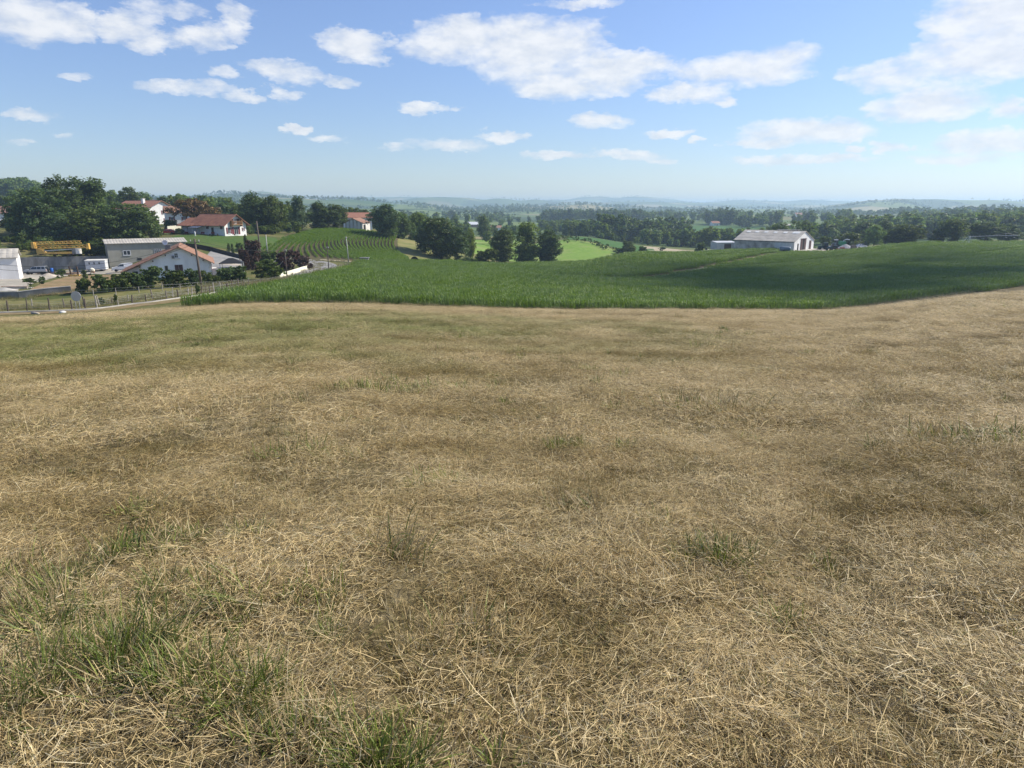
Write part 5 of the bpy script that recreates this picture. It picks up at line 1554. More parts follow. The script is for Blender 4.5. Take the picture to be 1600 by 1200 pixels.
zt_ = at(60, 401.5, 158).z
RW0, RW1 = G(22, 156), G(168, 164)
wall_line('retaining_wall', 'tall stained concrete retaining wall under the yellow crane', [RW0, RW1], 3.5, .4, 'concrete', None, 'wall', 4.0, lambda t: zt_ - .2 * t)
drape('crane_terrace', [(RW0.x - 1, RW0.y + .3), (RW1.x, RW1.y + .3), (RW1.x - 3, RW1.y + 6), (RW0.x - 3, RW0.y + 6)], M['meadow'], 0.05, 2.0, 'grassy terrace on top of the retaining wall', 'terrace')
wall_line('garden_wall', 'low grey wall in front of the white outbuilding', [G(-70, 94.5), G(30, 95.5), G(112, 98.5)], .85, .22, 'concrete', 'pale_conc')
wall_line('cream_wall', 'low cream wall on the inside of the lane bend', [G(436, 129), G(456, 139), G(474, 150), G(485, 158)], .85, .25, 'cream', None, 'wall', 4.0)
wall_line('cream_wall', 'small cream garden wall behind the red car', [G(262, 216), G(283, 220)], 1.5, .25, 'cream', None, 'wall', 4.0)


def fence(name, label, pts, spacing, h, mats, wires=(.45, .85), r=.05, jit=.12, seed=1, cat='fence', lean=.07):
    r_ = random.Random(seed)
    ln = np.array(smooth_line(pts, 16)); d = np.concatenate([[0], np.cumsum(np.hypot(*np.diff(ln, axis=0).T))])
    s, P_ = 0.2, []
    while s < d[-1]:
        x_, y_ = np.interp(s, d, ln[:, 0]), np.interp(s, d, ln[:, 1])
        P_.append(Vector((x_, y_, float(H(x_, y_))))); s += spacing * r_.uniform(.6, 1.4)
    e = empty(name, P_[0], 0, label, cat)
    tops = []
    for p in P_:
        q = p - P_[0]; hh = h * r_.uniform(.75, 1.2)
        tp = q + Vector((r_.gauss(0, lean) * hh, r_.gauss(0, lean) * hh, hh))
        rr_2 = r * r_.uniform(.8, 1.3)
        MB().tube([q - Vector((0, 0, .3)), q * .5 + tp * .5, tp], [rr_2 * 1.1, rr_2, rr_2 * .9], 6).build('post', M[mats[r_.randrange(len(mats))]], e)
        tops.append((q, tp))
    for w in wires:
        pts_ = [q + (tp - q).normalized() * min(w, (tp - q).length * .95) for q, tp in tops]
        MB().tube(pts_, .008, 4).build('wire', M['metal'], e)
    return e

kl = [Vector((x, y, 0)) for x, y in KERB]
fence('wire_fence', 'front wire fence of crooked posts along the lane', [(p.x - .4, p.y + 1.1) for p in kl[:8]], 2.0, 1.25, ['post', 'pole', 'post_pale'], r=.075, seed=3)
fence('wire_fence', 'second crooked post fence just behind the front one', [(p.x - .8, p.y + 4.0) for p in kl[1:8]], 2.2, 1.15, ['post', 'pole', 'post_pale'], r=.065, seed=4)
fence('hedge_fence', 'pale-posted wire fence at the foot of the hedge', [G(112, 93.5), G(160, 94.5), G(240, 98), G(300, 103), G(345, 108), G(390, 112)], 2.3, 1.1, ['post_pale'], (.5, .95), .045, seed=5)
fence('lane_fence', 'short post fence beside the lane bend', [(p.x - .4, p.y + .9) for p in kl[7:12]], 1.35, 1.1, ['pole', 'post'], (.5, .9), .05, seed=6)
nf = empty('net_fence', G(284, 178), 0, 'low black net fence along the foot of the lawn', 'fence')
pts_ = [G(px_1, Y_1) for px_1, Y_1 in ((284, 180), (305, 179), (330, 177), (355, 175), (380, 173), (400, 172), (420, 172))]
for a, b in zip(pts_[:-1], pts_[1:]):
    o_ = pts_[0] * 0 + nf.location
    zz = Vector((0, 0, 1)); n_ = (b - a).cross(zz).normalized() * .02
    A, B_2 = a - o_, b - o_
    MB().hexa([A - n_ - zz * .1, B_2 - n_ - zz * .1, B_2 + n_ - zz * .1, A + n_ - zz * .1, A - n_ + zz * 1.15, B_2 - n_ + zz * 1.15, B_2 + n_ + zz * 1.15, A + n_ + zz * 1.15]).build('net_panel', M['black'], nf)
    MB().tube([A - zz * .2, A + zz * 1.3], .05, 6).build('post', M['dark_timber'], nf)
gf = fence('garden_fence', 'weathered board fence between the red car and the lawn house', [G(266, 206), G(290, 205)], .42, 1.3, ['post'], (.4, 1.0), .12, 0, 8, 'fence', .01)

# ------------------------------------------------------------------ poles and lines
def pole(px, Y, h, r, mat, label, arm=None, name='utility_pole', cat='utility pole', lean=(0, 0)):
    p = G(px, Y); e = empty(name, p, 0, label, cat)
    MB().tube([(0, 0, -.5), (lean[0] * .5, lean[1] * .5, h * .5), (lean[0], lean[1], h)], [r, r * .85, r * .65], 10).build('shaft', M[mat], e, True)
    if arm:
        MB().beam((lean[0] - arm, 0, h - .5), (lean[0] + arm, 0, h - .5), .1, .12).build('crossarm', M['post'], e)
        for x_ in (-arm * .85, 0, arm * .85):
            MB().lathe([(.03, 0), (.07, .06), (.05, .14), (.08, .2), (.02, .28)], 8, (lean[0] + x_, 0, h - .43)).build('insulator', M['white_metal'], e, True)
    return p + Vector((lean[0], lean[1], h - .2))

T1 = pole(315, 106, 7.4, .20, 'pole', 'dark wooden utility pole in front of the low white house', .75, lean=(-.25, 0))
T2 = pole(449, 124, 5.6, .11, 'pole', 'thin wooden pole beside the cream wall', .25)
T3 = pole(409, 170, 10.0, .22, 'pole', 'tallest wooden pole behind the purple-leaved tree', None, lean=(-.35, 0))
T4 = pole(418, 186, 5.0, .15, 'pole_conc', 'short pale pole at the left end of the row crop')
T5 = pole(545, 182, 6.6, .13, 'pole_conc', 'pale concrete pole at the foot of the row crop', .15, lean=(-.3, 0))
T6 = pole(514, 146, 5.4, .11, 'pole', 'dark thin pole on the lane bend', .3)
TL = G(-150, 88) + Vector((0, 0, 7.5))


def cable(a, b, sag, label, dx=0.0):
    pts = []
    for i in range(17):
        t = i / 16
        p = a.lerp(b, t); pts.append((p.x + dx - a.x, p.y - a.y, p.z - sag * 4 * t * (1 - t) - a.z))
    o = MB().tube(pts, .022, 5).build('overhead_cable', M['wire'], None, False, a)
    return S(o, label, 'cable')
cable(T1, TL, 3.4, 'upper overhead cable sagging left from the near utility pole')
cable(T1 + Vector((.1, 0, -.5)), TL + Vector((0, 0, -.6)), 3.5, 'lower overhead cable sagging left from the near utility pole')
cable(T1, T2, .7, 'overhead cable from the near pole to the pole by the cream wall')
cable(T2, T6, .5, 'overhead cable from the cream wall pole to the lane bend pole')
cable(T6, T5, .7, 'overhead cable from the lane bend to the pale concrete pole')
for (px, py, Y, label) in ((492, 440, 104, 'thin pale stake in the near maize, nearest of three'), (519, 431, 121, 'thin pale stake in the maize, middle of three'), (543, 421, 142, 'thin pale stake in the maize, last of three before the lane')):
    p = G(px, Y); tp = at(px, py, Y)
    o = MB().tube([(0, 0, -.2), (0.02, 0, tp.z - p.z)], .035, 6).build('stake', M['pole_conc'], None, False, p); S(o, label, 'stake')
sg = empty('round_sign', G(122, 79), 0, 'round grey sign disc on a post behind the wire fence', 'sign')
MB().lathe([(.02, -.03), (.56, -.03), (.58, -.02), (.58, .02), (.5, .035), (.02, .03)], 24, (0, 0, 1.55), 'y').build('disc', M['metal'], sg)
for x_ in (-.22, .22): MB().tube([(x_, .06, -.3), (x_, .06, 1.6)], .035, 6).build('post', M['metal'], sg)

# ------------------------------------------------------------------ yard things
def truss(mb, p, q, w, h, n, rc=.05, rd=.028):
    p, q = Vector(p), Vector(q); d = (q - p) / n
    s = Vector((0, 1, 0)) * w / 2; u = Vector((0, 0, 1)) * h
    for o_ in (-s, s, u): mb.tube([p + o_, q + o_], rc, 5)
    for i in range(n):
        a, b, m_ = p + d * i, p + d * (i + 1), p + d * (i + .5)
        for x_, y_ in ((a - s, m_ + u), (m_ + u, b - s), (a + s, m_ + u), (m_ + u, b + s), (a - s, b + s)):
            mb.tube([x_, y_], rd, 4, False)

CR = at(98, 402.5, 160.5); CR = Vector((CR.x, CR.y, zt_ + .3))
cr = empty('folded_crane', CR, R(3), 'folded yellow tower crane lying on the terrace', 'crane')
mb = MB(); truss(mb, (-5.9, 0, 2.35), (4.6, 0, 2.65), .7, .55, 11, .06, .028); mb.build('jib', M['crane'], cr)
mb = MB(); truss(mb, (-5.6, 0, 1.45), (6.2, 0, 1.7), .8, .55, 11, .07, .03); mb.build('mast', M['crane'], cr)
mb = MB(); mb.beam((-5.2, -.6, .35), (2.6, -.6, .5), .25, .4); mb.beam((-5.2, .6, .35), (2.6, .6, .5), .25, .4)
for x_ in (-5, -3, -1, 1): mb.box(x_, -.7, .25, x_ + .3, .7, .5)
mb.build('chassis', M['crane'], cr)
mb = MB(); mb.hexa([(-5.4, -.5, .5), (-3.6, -.5, .5), (-3.6, .5, .5), (-5.4, .5, .5), (-5.4, -.4, 1.4), (-4.2, -.4, 1.2), (-4.2, .4, 1.2), (-5.4, .4, 1.4)]); mb.build('slew_frame', M['crane'], cr)
MB().beam((-4.2, 0, .9), (3.2, 0, 1.35), .22, .22).build('tie_strut', M['metal'], cr)
MB().box(2.7, -.7, .25, 3.5, .7, 1.5).build('ballast', M['concrete'], cr)
MB().box(3.52, -.7, .25, 4.1, .7, 1.4).build('ballast', M['white_dull'], cr)
MB().box(-6.3, -.5, 1.5, -5.7, .5, 2.9).build('jib_head', M['crane'], cr)
MB().hexa([(5.7, -.35, 1.3), (6.4, -.35, 1.3), (6.4, .35, 1.3), (5.7, .35, 1.3), (6.0, -.3, 2.6), (6.35, -.3, 2.6), (6.35, .3, 2.6), (6.0, .3, 2.6)]).build('mast_head', M['crane'], cr)
for x_ in (-4.6, 1.6):
    MB().box(x_, -.9, -.02, x_ + .5, .9, .24).build('outrigger', M['dark_timber'], cr)


def wheel(parent, x, y, r, w, rim='metal', name='wheel'):
    t_ = MB().lathe([(r * .55, -w / 2), (r * .93, -w / 2), (r, -w * .3), (r, w * .3), (r * .93, w / 2), (r * .55, w / 2)], 18, (x, y, r), 'y').build(name, M['rubber'], parent, True)
    MB().lathe([(.03, -w * .42), (r * .6, -w * .38), (r * .6, w * .38), (.03, w * .42)], 14, (x, y, r), 'y').build('rim', M[rim], t_)
    return t_


def vehicle(name, label, p, rz, Wd, body, cab, glass, wheels, wr, paint, cat, extras=()):
    """side profiles in (x, z), x forward; glass: list of (x0,z0,x1,z1,x2,z2,x3,z3) side panes"""
    e = empty(name, p, rz, label, cat)
    b = MB(); n = len(body); vs = []
    for y_, k_ in ((-Wd / 2, .97), (-Wd / 2 * .98, 1), (Wd / 2 * .98, 1), (Wd / 2, .97)):
        for x_, z_ in body:
            vs.append((x_ * (k_ if abs(y_) > Wd / 2 * .99 else 1), y_, z_))
    fs = [tuple(range(n - 1, -1, -1)), tuple(range(3 * n, 4 * n))]
    for j in range(3):
        for i in range(n):
            fs.append((j*n+i, j*n+(i+1) % n, (j+1)*n+(i+1) % n, (j+1)*n+i))
    b.add(vs, fs).build('body', M[paint], e)
    c = MB(); n = len(cab); vs = []
    zmin, zmax = min(z_ for _, z_ in cab), max(z_ for _, z_ in cab)
    for s_ in (-1, 1):
        for x_, z_ in cab:
            vs.append((x_, s_ * (Wd / 2 * .97 - .14 * (z_ - zmin) / (zmax - zmin)), z_))
    fs = [tuple(range(n - 1, -1, -1)), tuple(range(n, 2 * n))] + [(i, (i + 1) % n, n + (i + 1) % n, n + i) for i in range(n)]
    c.add(vs, fs).build('cabin', M[paint], e)
    for g_ in glass:
        for s_ in (-1, 1):
            q = [(g_[k_], s_ * (Wd / 2 * .97 - .14 * (g_[k_ + 1] - zmin) / (zmax - zmin) + .015), g_[k_ + 1]) for k_ in (0, 2, 4, 6)]
            q2 = [(a_, b_ - s_ * .03, c_) for a_, b_, c_ in q]
            MB().hexa(q + q2).build('side_window', M['glass'], e)
    # windscreen and rear screen
    for (i0, i1) in extras:
        (xa, za), (xb, zb) = cab[i0], cab[i1]
        dx, dz = xb - xa, zb - za
        nx_, nz_ = (dz, -dx); l_ = math.hypot(nx_, nz_); nx_, nz_ = nx_ / l_, nz_ / l_
        if nx_ * (xa - sum(x_ for x_, _ in cab) / n) < 0: nx_, nz_ = -nx_, -nz_
        a0, a1 = .1, .9
        q = []
        for t_ in (a0, a1):
            x_, z_ = xa + dx * t_, za + dz * t_
            w_ = Wd / 2 * .97 - .14 * (z_ - zmin) / (zmax - zmin) - .08
            q.append((x_ + nx_ * .015, z_ + nz_ * .015, w_))
        MB().add([(q[0][0], -q[0][2], q[0][1]), (q[0][0], q[0][2], q[0][1]), (q[1][0], q[1][2], q[1][1]), (q[1][0], -q[1][2], q[1][1])], [(0, 1, 2, 3)]).build('windscreen', M['glass'], e)
    for x_ in wheels:
        for s_ in (-1, 1):
            wheel(e, x_, s_ * (Wd / 2 - .1), wr, .22)
    xf = max(x_ for x_, _ in body); xr = min(x_ for x_, _ in body)
    zl = zmin - .22
    for s_ in (-1, 1):
        MB().box(xf - .12, s_ * (Wd / 2 - .32) - .16, zl - .12, xf - .02, s_ * (Wd / 2 - .32) + .16, zl + .06).build('headlight', M['translucent_sheet'], e)
        MB().box(xr + .0, s_ * (Wd / 2 - .16) - .1, zl - .1, xr + .05, s_ * (Wd / 2 - .16) + .1, zl + .14).build('tail_light', M['red_paint'], e)
        MB().box(.75, s_ * (Wd / 2 + .08) - .08, zmin + .02, .9, s_ * (Wd / 2 + .08) + .08, zmin + .16).build('mirror', M['black'], e)
    MB().box(xf - .1, -Wd / 2 * .9, .32, xf + .06, Wd / 2 * .9, .55).build('bumper', M['black'], e)
    MB().box(xr - .06, -Wd / 2 * .9, .32, xr + .1, Wd / 2 * .9, .55).build('bumper', M['black'], e)
    return e

SUV_B = [(-2.15, .42), (2.1, .42), (2.22, .62), (2.18, .95), (2.0, 1.08), (.95, 1.14), (-2.2, 1.14), (-2.25, .7)]
SUV_C = [(.98, 1.12), (.45, 1.72), (-1.95, 1.78), (-2.18, 1.12)]
ps = G(58, 150)
suv = vehicle('off_roader', 'silver off-roader with spare wheel parked in the yard', ps + Vector((0, 0, .08)), R(180 + 12), 1.78, SUV_B, SUV_C,
        [(.78, 1.2, .42, 1.64, -.42, 1.66, -.42, 1.2), (-.52, 1.2, -.52, 1.66, -1.22, 1.68, -1.22, 1.2), (-1.36, 1.22, -1.36, 1.66, -1.86, 1.68, -2.0, 1.22)], (1.38, -1.36), .36, 'car_silver', 'car', ((0, 1), (2, 3)))
MB().lathe([(.12, -.1), (.33, -.1), (.35, -.05), (.35, .05), (.33, .1), (.12, .1)], 18, (-2.38, 0, 1.05), 'x').build('spare_wheel', M['rubber'], suv)
MB().box(-2.2, -.9, .40, 2.15, .9, .60).build('sill_cladding', M['black'], suv)
VAN_B = [(-2.1, .35), (1.95, .35), (2.15, .55), (2.1, .85), (1.75, 1.0), (1.1, 1.12), (-2.12, 1.12), (-2.15, .6)]
VAN_C = [(1.15, 1.1), (.35, 1.72), (-.2, 1.82), (-2.0, 1.84), (-2.12, 1.1)]
pv_ = G(193, 155)
van = vehicle('delivery_van', 'small white van parked before the grey building', pv_ + Vector((0, 0, .08)), R(180 + 22), 1.72, VAN_B, VAN_C, [(.86, 1.18, .4, 1.62, -.3, 1.68, -.3, 1.18)], (1.32, -1.38), .31, 'car_white', 'van', ((0, 1), (3, 4)))
MB().box(-2.0, -.865, .5, 1.1, .865, .6).build('side_strip', M['black'], van)
CAR_B = [(-2.0, .32), (1.95, .32), (2.1, .5), (2.02, .78), (1.1, .95), (-1.9, .98), (-2.08, .7)]
CAR_C = [(1.1, .94), (.35, 1.4), (-1.0, 1.42), (-1.85, .97)]
vehicle('car', 'red car parked by the small cream wall', G(262, 205) + Vector((0, 0, .05)), R(180 + 20), 1.7, CAR_B, CAR_C, [(.9, 1.0, .36, 1.34, -.3, 1.36, -.3, 1.0), (-.4, 1.0, -.4, 1.36, -.98, 1.36, -1.6, 1.02)], (1.25, -1.25), .3, 'car_red', 'car', ((0, 1), (2, 3)))
vehicle('car', 'small white car on the crest right of the gravel heap', G(1345, 270) + Vector((0, 0, .1)), R(5), 1.7, CAR_B, CAR_C, [(.9, 1.0, .36, 1.34, -.3, 1.36, -.3, 1.0), (-.4, 1.0, -.4, 1.36, -.98, 1.36, -1.6, 1.02)], (1.25, -1.25), .3, 'car_white', 'car', ((0, 1), (2, 3)))

# site trailer, barrel, mixer, rack, timber
pt_ = G(135, 158); tr = empty('site_trailer', pt_, R(14), 'white ribbed site trailer below the retaining wall', 'trailer')
mb = MB()
mb.hexa([(0, 0, .55), (4.1, 0, .55), (4.1, 2.1, .55), (0, 2.1, .55), (0, 0, 2.55), (4.1, 0, 2.55), (4.1, 2.1, 2.55), (0, 2.1, 2.55)])
for i in range(11): mb.box(.15 + i * .37, -.04, .6, .25 + i * .37, -.001, 2.5)
mb.build('body', M['white_metal'], tr)
MB().hexa([(-.1, -.15, 2.55), (4.2, -.15, 2.55), (4.2, 2.25, 2.7), (-.1, 2.25, 2.7), (-.1, -.15, 2.63), (4.2, -.15, 2.63), (4.2, 2.25, 2.78), (-.1, 2.25, 2.78)]).build('roof', M['white_dull'], tr)
for x_ in (.75, 1.75, 2.8): MB().box(x_, -.06, 1.75, x_ + .22, -.042, 2.2).build('window', M['dark'], tr)
for x_ in (.8, 3.1): wheel(tr, x_, .12, .35, .2)
MB().tube([(-1.2, 1.05, .5), (0, 1.05, .6)], .05, 6).build('drawbar', M['metal'], tr)
bb = G(82, 151); ba = empty('barrel', bb + Vector((0, 0, .55)), 0, 'blue plastic barrel on the timber stack', 'barrel')
MB().lathe([(.27, 0), (.31, .08), (.31, .3), (.33, .33), (.31, .36), (.31, .58), (.33, .61), (.31, .64), (.29, .9), (.26, .94)], 18).build('body', M['blue'], ba, True)
MB().lathe([(.05, .94), (.05, .99), (.02, .99)], 8, (.12, 0, 0)).build('bung', M['black'], ba)
cm_ = G(145, 150); mx = empty('cement_mixer', cm_, R(20), 'cream cement mixer before the site trailer', 'cement mixer')
MB().lathe([(.12, -.45), (.42, -.3), (.5, .05), (.34, .42), (.26, .5), (.24, .5)], 18, (0, 0, 1.2), 'x').build('drum', M['cream'], mx, True)
mb = MB()
for s_ in (-.45, .45): mb.beam((-.6, s_, 0), (0, s_, 1.2), .06); mb.beam((.6, s_, 0), (0, s_, 1.2), .06)
mb.build('stand', M['dark_timber'], mx)
MB().box(-.3, .46, .6, .3, .85, 1.1).build('motor_box', M['red_paint'], mx)
for s_ in (-.5, .5): wheel(mx, -.55, s_, .22, .1)
rk = empty('stillage_rack', G(117, 146), R(8), 'yellow-framed rack with two dark uprights in the yard', 'rack')
mb = MB(); mb.box(-1.1, -.5, .2, 1.1, -.4, .4); mb.box(-1.1, .4, .2, 1.1, .5, .4)
for x_ in (-1.05, -.1, .9): mb.box(x_, -.4, .22, x_ + .12, .4, .38)
mb.build('base', M['crane'], rk)
for x_ in (-.85, .6): MB().hexa([(x_, -.12, .4), (x_ + .28, -.12, .4), (x_ + .28, .12, .4), (x_, .12, .4), (x_ - .1, -.1, 2.1), (x_ + .14, -.1, 2.1), (x_ + .14, .1, 2.1), (x_ - .1, .1, 2.1)]).build('upright', M['dark_timber'], rk)
for x_ in (-1.0, 0.0, .85): MB().box(x_, -.5, -.15, x_ + .16, .5, .198).build('foot', M['dark_timber'], rk)
for (px, Y, l_, n_, label) in ((40, 154, 5.5, 4, 'long pale timber stack behind the silver off-roader'), (74, 152, 4.2, 5, 'short timber stack under the blue barrel'), (104, 151, 3.4, 4, 'rusty brown timber stack behind the yard shrub'), (22, 103, 3.5, 3, 'pale planks lying by the garden wall')):
    e = empty('timber_stack', G(px, Y), R(6), label, 'timber')
    rr_3 = random.Random(px)
    for j in range(n_):
        for i in range(4):
            MB().box(-l_ / 2 + rr_3.uniform(-.4, .4), i * .28, .02 + j * .12, l_ / 2 + rr_3.uniform(-.5, .5), i * .28 + .24, .02 + j * .12 + .1).build('plank', M[rr_3.choice(['pale_conc', 'timber', 'post_pale', 'rubble'])], e)


def heap(name, label, p, rx, ry, h, mat, cat):
    n = 26; vs, fs = [], []
    for i in range(n):
        for j in range(n):
            u, v = i / (n - 1) * 2 - 1, j / (n - 1) * 2 - 1
            rr_ = math.hypot(u, v)
            z = h * max(0, 1 - rr_) ** .9 + .16 * h * (float(fbm(np.array([u * 3 + p.x]), np.array([v * 3 + p.y]), 3, 3)[0]) - .5) * (1 if rr_ < 1 else 0)
            vs.append((u * rx, v * ry, z - .12))
    for i in range(n - 1):
        for j in range(n - 1): fs.append((i*n+j, (i+1)*n+j, (i+1)*n+j+1, i*n+j+1))
    o = link(name, mesh_np(name, vs, fs, [M[mat]], None, True), None, p)
    return S(o, label, cat)
heap('sand_heap', 'low pale heap of rubble right of the silver off-roader', G(76, 142), 2.2, 1.3, .9, 'rubble', 'heap')
heap('earth_heap', 'long heap of rubble on the forecourt behind the white house', G(350, 156), 4.2, 1.2, .8, 'rubble', 'heap')
heap('rubble_heap', 'pale rubble by the planks in front of the outbuilding', G(8, 101), 2.4, 1.0, .6, 'pale_conc', 'heap')

# black canopy on posts
gz = empty('canopy', G(364, 134), R(15), 'black pyramid-roofed canopy behind the hedge', 'canopy')
zr = 2.6
MB().add([(-2.1, -1.7, zr), (2.1, -1.7, zr), (2.1, 1.7, zr), (-2.1, 1.7, zr), (-.5, 0, zr + .85), (.3, 0, zr + .85), (-2.1, -1.7, zr - .12), (2.1, -1.7, zr - .12), (2.1, 1.7, zr - .12), (-2.1, 1.7, zr - .12)],
         [(0, 1, 5, 4), (1, 2, 5), (2, 3, 4, 5), (3, 0, 4), (0, 6, 7, 1), (1, 7, 8, 2), (2, 8, 9, 3), (3, 9, 6, 0), (6, 9, 8, 7)]).build('roof', M['black'], gz)
for (x_, y_) in ((-1.95, -1.55), (1.95, -1.55), (1.95, 1.55), (-1.95, 1.55)):
    MB().tube([(x_, y_, -.4), (x_, y_, zr - .125)], .06, 6).build('post', M['white_metal'], gz)
MB().box(-1.9, 1.5, 0, 1.9, 1.54, 1.1).build('side_sheet', M['concrete'], gz)
# leaning flower spray
yk = empty('flowering_plant', G(436, 140), 0, 'leaning plant with pale flower sprays by the cream wall', 'plant')
MB().tube([(-1.2, 0, .1), (0, 0, 1.5), (1.0, 0, 2.6)], [.09, .06, .04], 6).build('stem', M['post_pale'], yk)
v_, f2_, c_, _ = crown(rh, 2.4, 3.3, 1.1, .7, 4, 26, 8, .2)
link('flowers', mesh_np('flowers', v_, f2_, [M['cream']], c_), yk)
v_, f2_, c_, _ = crown(rh, 2.4, .6, 1.4, .8, 4, 60, 12, .22)
link('leaves', mesh_np('leaves', v_, f2_, [M['leaf_dark']], c_), yk)

# concrete box and hose reel at the foot of the row crop
cb = empty('pump_house', G(570, 181.5), R(6), 'small concrete pump house at the foot of the row crop', 'pump house')
MB().box(-1.0, -.7, -.5, 1.0, .7, 1.35).build('wall', M['pale_conc'], cb)
MB().box(-1.25, -.95, 1.352, 1.25, .95, 1.52).build('roof', M['concrete'], cb)
MB().box(-.35, -.75, 0, .35, -.702, 1.1).build('door', M['concrete'], cb)
hr_ = empty('hose_reel', G(648, 189.5), R(15), 'dark spoked irrigation hose reel beside the row crop', 'hose reel')
for y_ in (-.5, .5):
    mb = MB(); mb.lathe([(.78, -.05), (.95, -.05), (.95, .05), (.78, .05), (.78, -.05)], 24, (0, y_, 1.0), 'y')
    for k_ in range(6):
        a = k_ * math.pi / 3; mb.beam((0, y_, 1.0), (.86 * math.cos(a), y_, 1.0 + .86 * math.sin(a)), .07)
    mb.build('flange', M['rubber'], hr_)
MB().lathe([(.6, -.45), (.62, -.2), (.6, 0), (.62, .2), (.6, .45)], 20, (0, 0, 1.0), 'y').build('hose_coil', M['black'], hr_, True)
MB().beam((-1.0, 0, .25), (1.6, 0, .2), .2, .12).build('frame', M['red_paint'], hr_)
MB().box(-.8, -.7, -.25, .9, .7, .12).build('skid', M['rubble'], hr_)

# ------------------------------------------------------------------ farm machines by the barn
def tractor(name, label, p, rz, paint):
    e = empty(name, p, rz, label, 'tractor')
    MB().hexa([(.1, -.4, .7), (2.2, -.35, .75), (2.2, .35, .75), (.1, .4, .7), (.1, -.42, 1.55), (2.1, -.33, 1.4), (2.1, .33, 1.4), (.1, .42, 1.55)]).build('bonnet', M[paint], e)
    MB().hexa([(-1.3, -.75, 1.3), (.15, -.75, 1.3), (.15, .75, 1.3), (-1.3, .75, 1.3), (-1.2, -.65, 2.6), (0, -.65, 2.6), (0, .65, 2.6), (-1.2, .65, 2.6)]).build('cab', M['glass'], e)
    MB().box(-1.35, -.75, 2.602, .15, .75, 2.75).build('cab_roof', M[paint], e)
    for s_ in (-1, 1):
        wheel(e, -.8, s_ * .95, .85, .45, 'crane'); wheel(e, 1.6, s_ * .85, .52, .32, 'crane')
        MB().box(-1.7, s_ * .95 - .25, 1.72, .05, s_ * .95 + .25, 1.8).build('mudguard', M[paint], e)
    MB().tube([(1.0, .38, 1.5), (1.0, .38, 2.4)], .05, 6).build('exhaust', M['metal'], e)
    return e
tractor('tractor', 'dark teal tractor beside the barn apron', G(1300, 260), R(200), 'teal')
tractor('tractor', 'dark tractor half behind the barn apron corner', G(1287, 266), R(170), 'teal')
tk = empty('slurry_tanker', G(1226, 247) + Vector((0, 0, .1)), R(-12), 'blue-grey slurry tanker parked against the barn wall', 'tanker')
MB().lathe([(.1, -1.9), (.7, -1.75), (.85, -1.3), (.85, 1.3), (.7, 1.75), (.1, 1.9)], 18, (0, 0, 1.55), 'x').build('tank', M['blue_grey'], tk, True)
MB().box(-2.0, -.7, .6, 2.0, .7, .85).build('chassis', M['black'], tk)
MB().beam((1.9, 0, .6), (3.4, 0, .5), .15).build('drawbar', M['black'], tk)
for s_ in (-1, 1): wheel(tk, -.6, s_ * .95, .6, .4)
MB().tube([(1.75, 0, 1.5), (1.8, 0, 2.7)], .12, 8).build('filler', M['white_metal'], tk)
ct = empty('harvester', G(1313, 279), R(160), 'green harvester with white chute behind the gravel heap', 'harvester')
MB().hexa([(-1.9, -1.1, 1.0), (1.2, -1.1, 1.0), (1.2, 1.1, 1.0), (-1.9, 1.1, 1.0), (-1.8, -1.05, 2.7), (.9, -1.05, 2.9), (.9, 1.05, 2.9), (-1.8, 1.05, 2.7)]).build('body', M['green_paint'], ct)
MB().hexa([(1.25, -.8, 1.5), (2.6, -.8, 1.5), (2.6, .8, 1.5), (1.25, .8, 1.5), (1.25, -.75, 3.2), (2.4, -.75, 3.2), (2.4, .75, 3.2), (1.25, .75, 3.2)]).build('cab', M['glass'], ct)
MB().box(1.15, -.85, 3.202, 2.6, .85, 3.4).build('cab_roof', M['white_metal'], ct)
MB().tube([(-.8, 0, 2.7), (-1.0, 0, 3.2), (-2.0, 0, 3.6), (-3.0, 0, 3.4)], [.22, .19, .17, .14], 8).build('chute', M['white_metal'], ct)
MB().hexa([(2.7, -1.7, .3), (3.6, -1.7, .3), (3.6, 1.7, .3), (2.7, 1.7, .3), (2.7, -1.6, 1.1), (3.1, -1.6, 1.1), (3.1, 1.6, 1.1), (2.7, 1.6, 1.1)]).build('header', M['green_paint'], ct)
for s_ in (-1, 1): wheel(ct, 1.2, s_ * 1.2, .85, .5, 'crane'); wheel(ct, -1.6, s_ * 1.1, .5, .35, 'crane')
heap('gravel_heap', 'grey gravel heap between the harvester and the concrete block', G(1321, 268), 4.2, 2.4, 2.0, 'gravel_pile', 'heap')
hw = empty('harrow', G(1317, 256), R(10), 'low red field machine on the maize crest', 'farm machine')
MB().beam((-2.4, 0, .75), (2.4, 0, .75), .22).build('beam', M['red_paint'], hw)
MB().beam((-2.2, 1.0, .75), (2.2, 1.0, .75), .22).build('beam', M['red_paint'], hw)
for i in range(9):
    MB().tube([(-2.1 + i * .52, .5, .75), (-2.1 + i * .52, .2, .3), (-2.1 + i * .52, .5, -.05)], .045, 5).build('tine', M['dark_timber'], hw)
MB().box(-.6, -.1, .86, .6, 1.1, 1.35).build('hopper', M['red_paint'], hw)
for x_ in (-1.5, 1.5): wheel(hw, x_, 1.2, .35, .2)
S(MB().extrude([(-.8, -.3), (.8, -.3), (.75, 1.55), (-.75, 1.55)], -.7, .7, 'y').build('concrete_block', M['post'], None, False, G(1333, 264)), 'brown square block at the right end of the gravel heap', 'block')
sk = empty('silage_slab', G(1290, 272), R(8), 'pale stacked slabs behind the dark tractors', 'slab stack')
for i in range(3): MB().box(-2.2 + .1 * i, -.8, i * .42, 2.2 - .08 * i, .8, i * .42 + .40).build('slab', M['pale_conc'], sk)
gate = empty('farm_trailer', G(1109, 276), R(10), 'pale low trailer left of the barn annex', 'trailer')
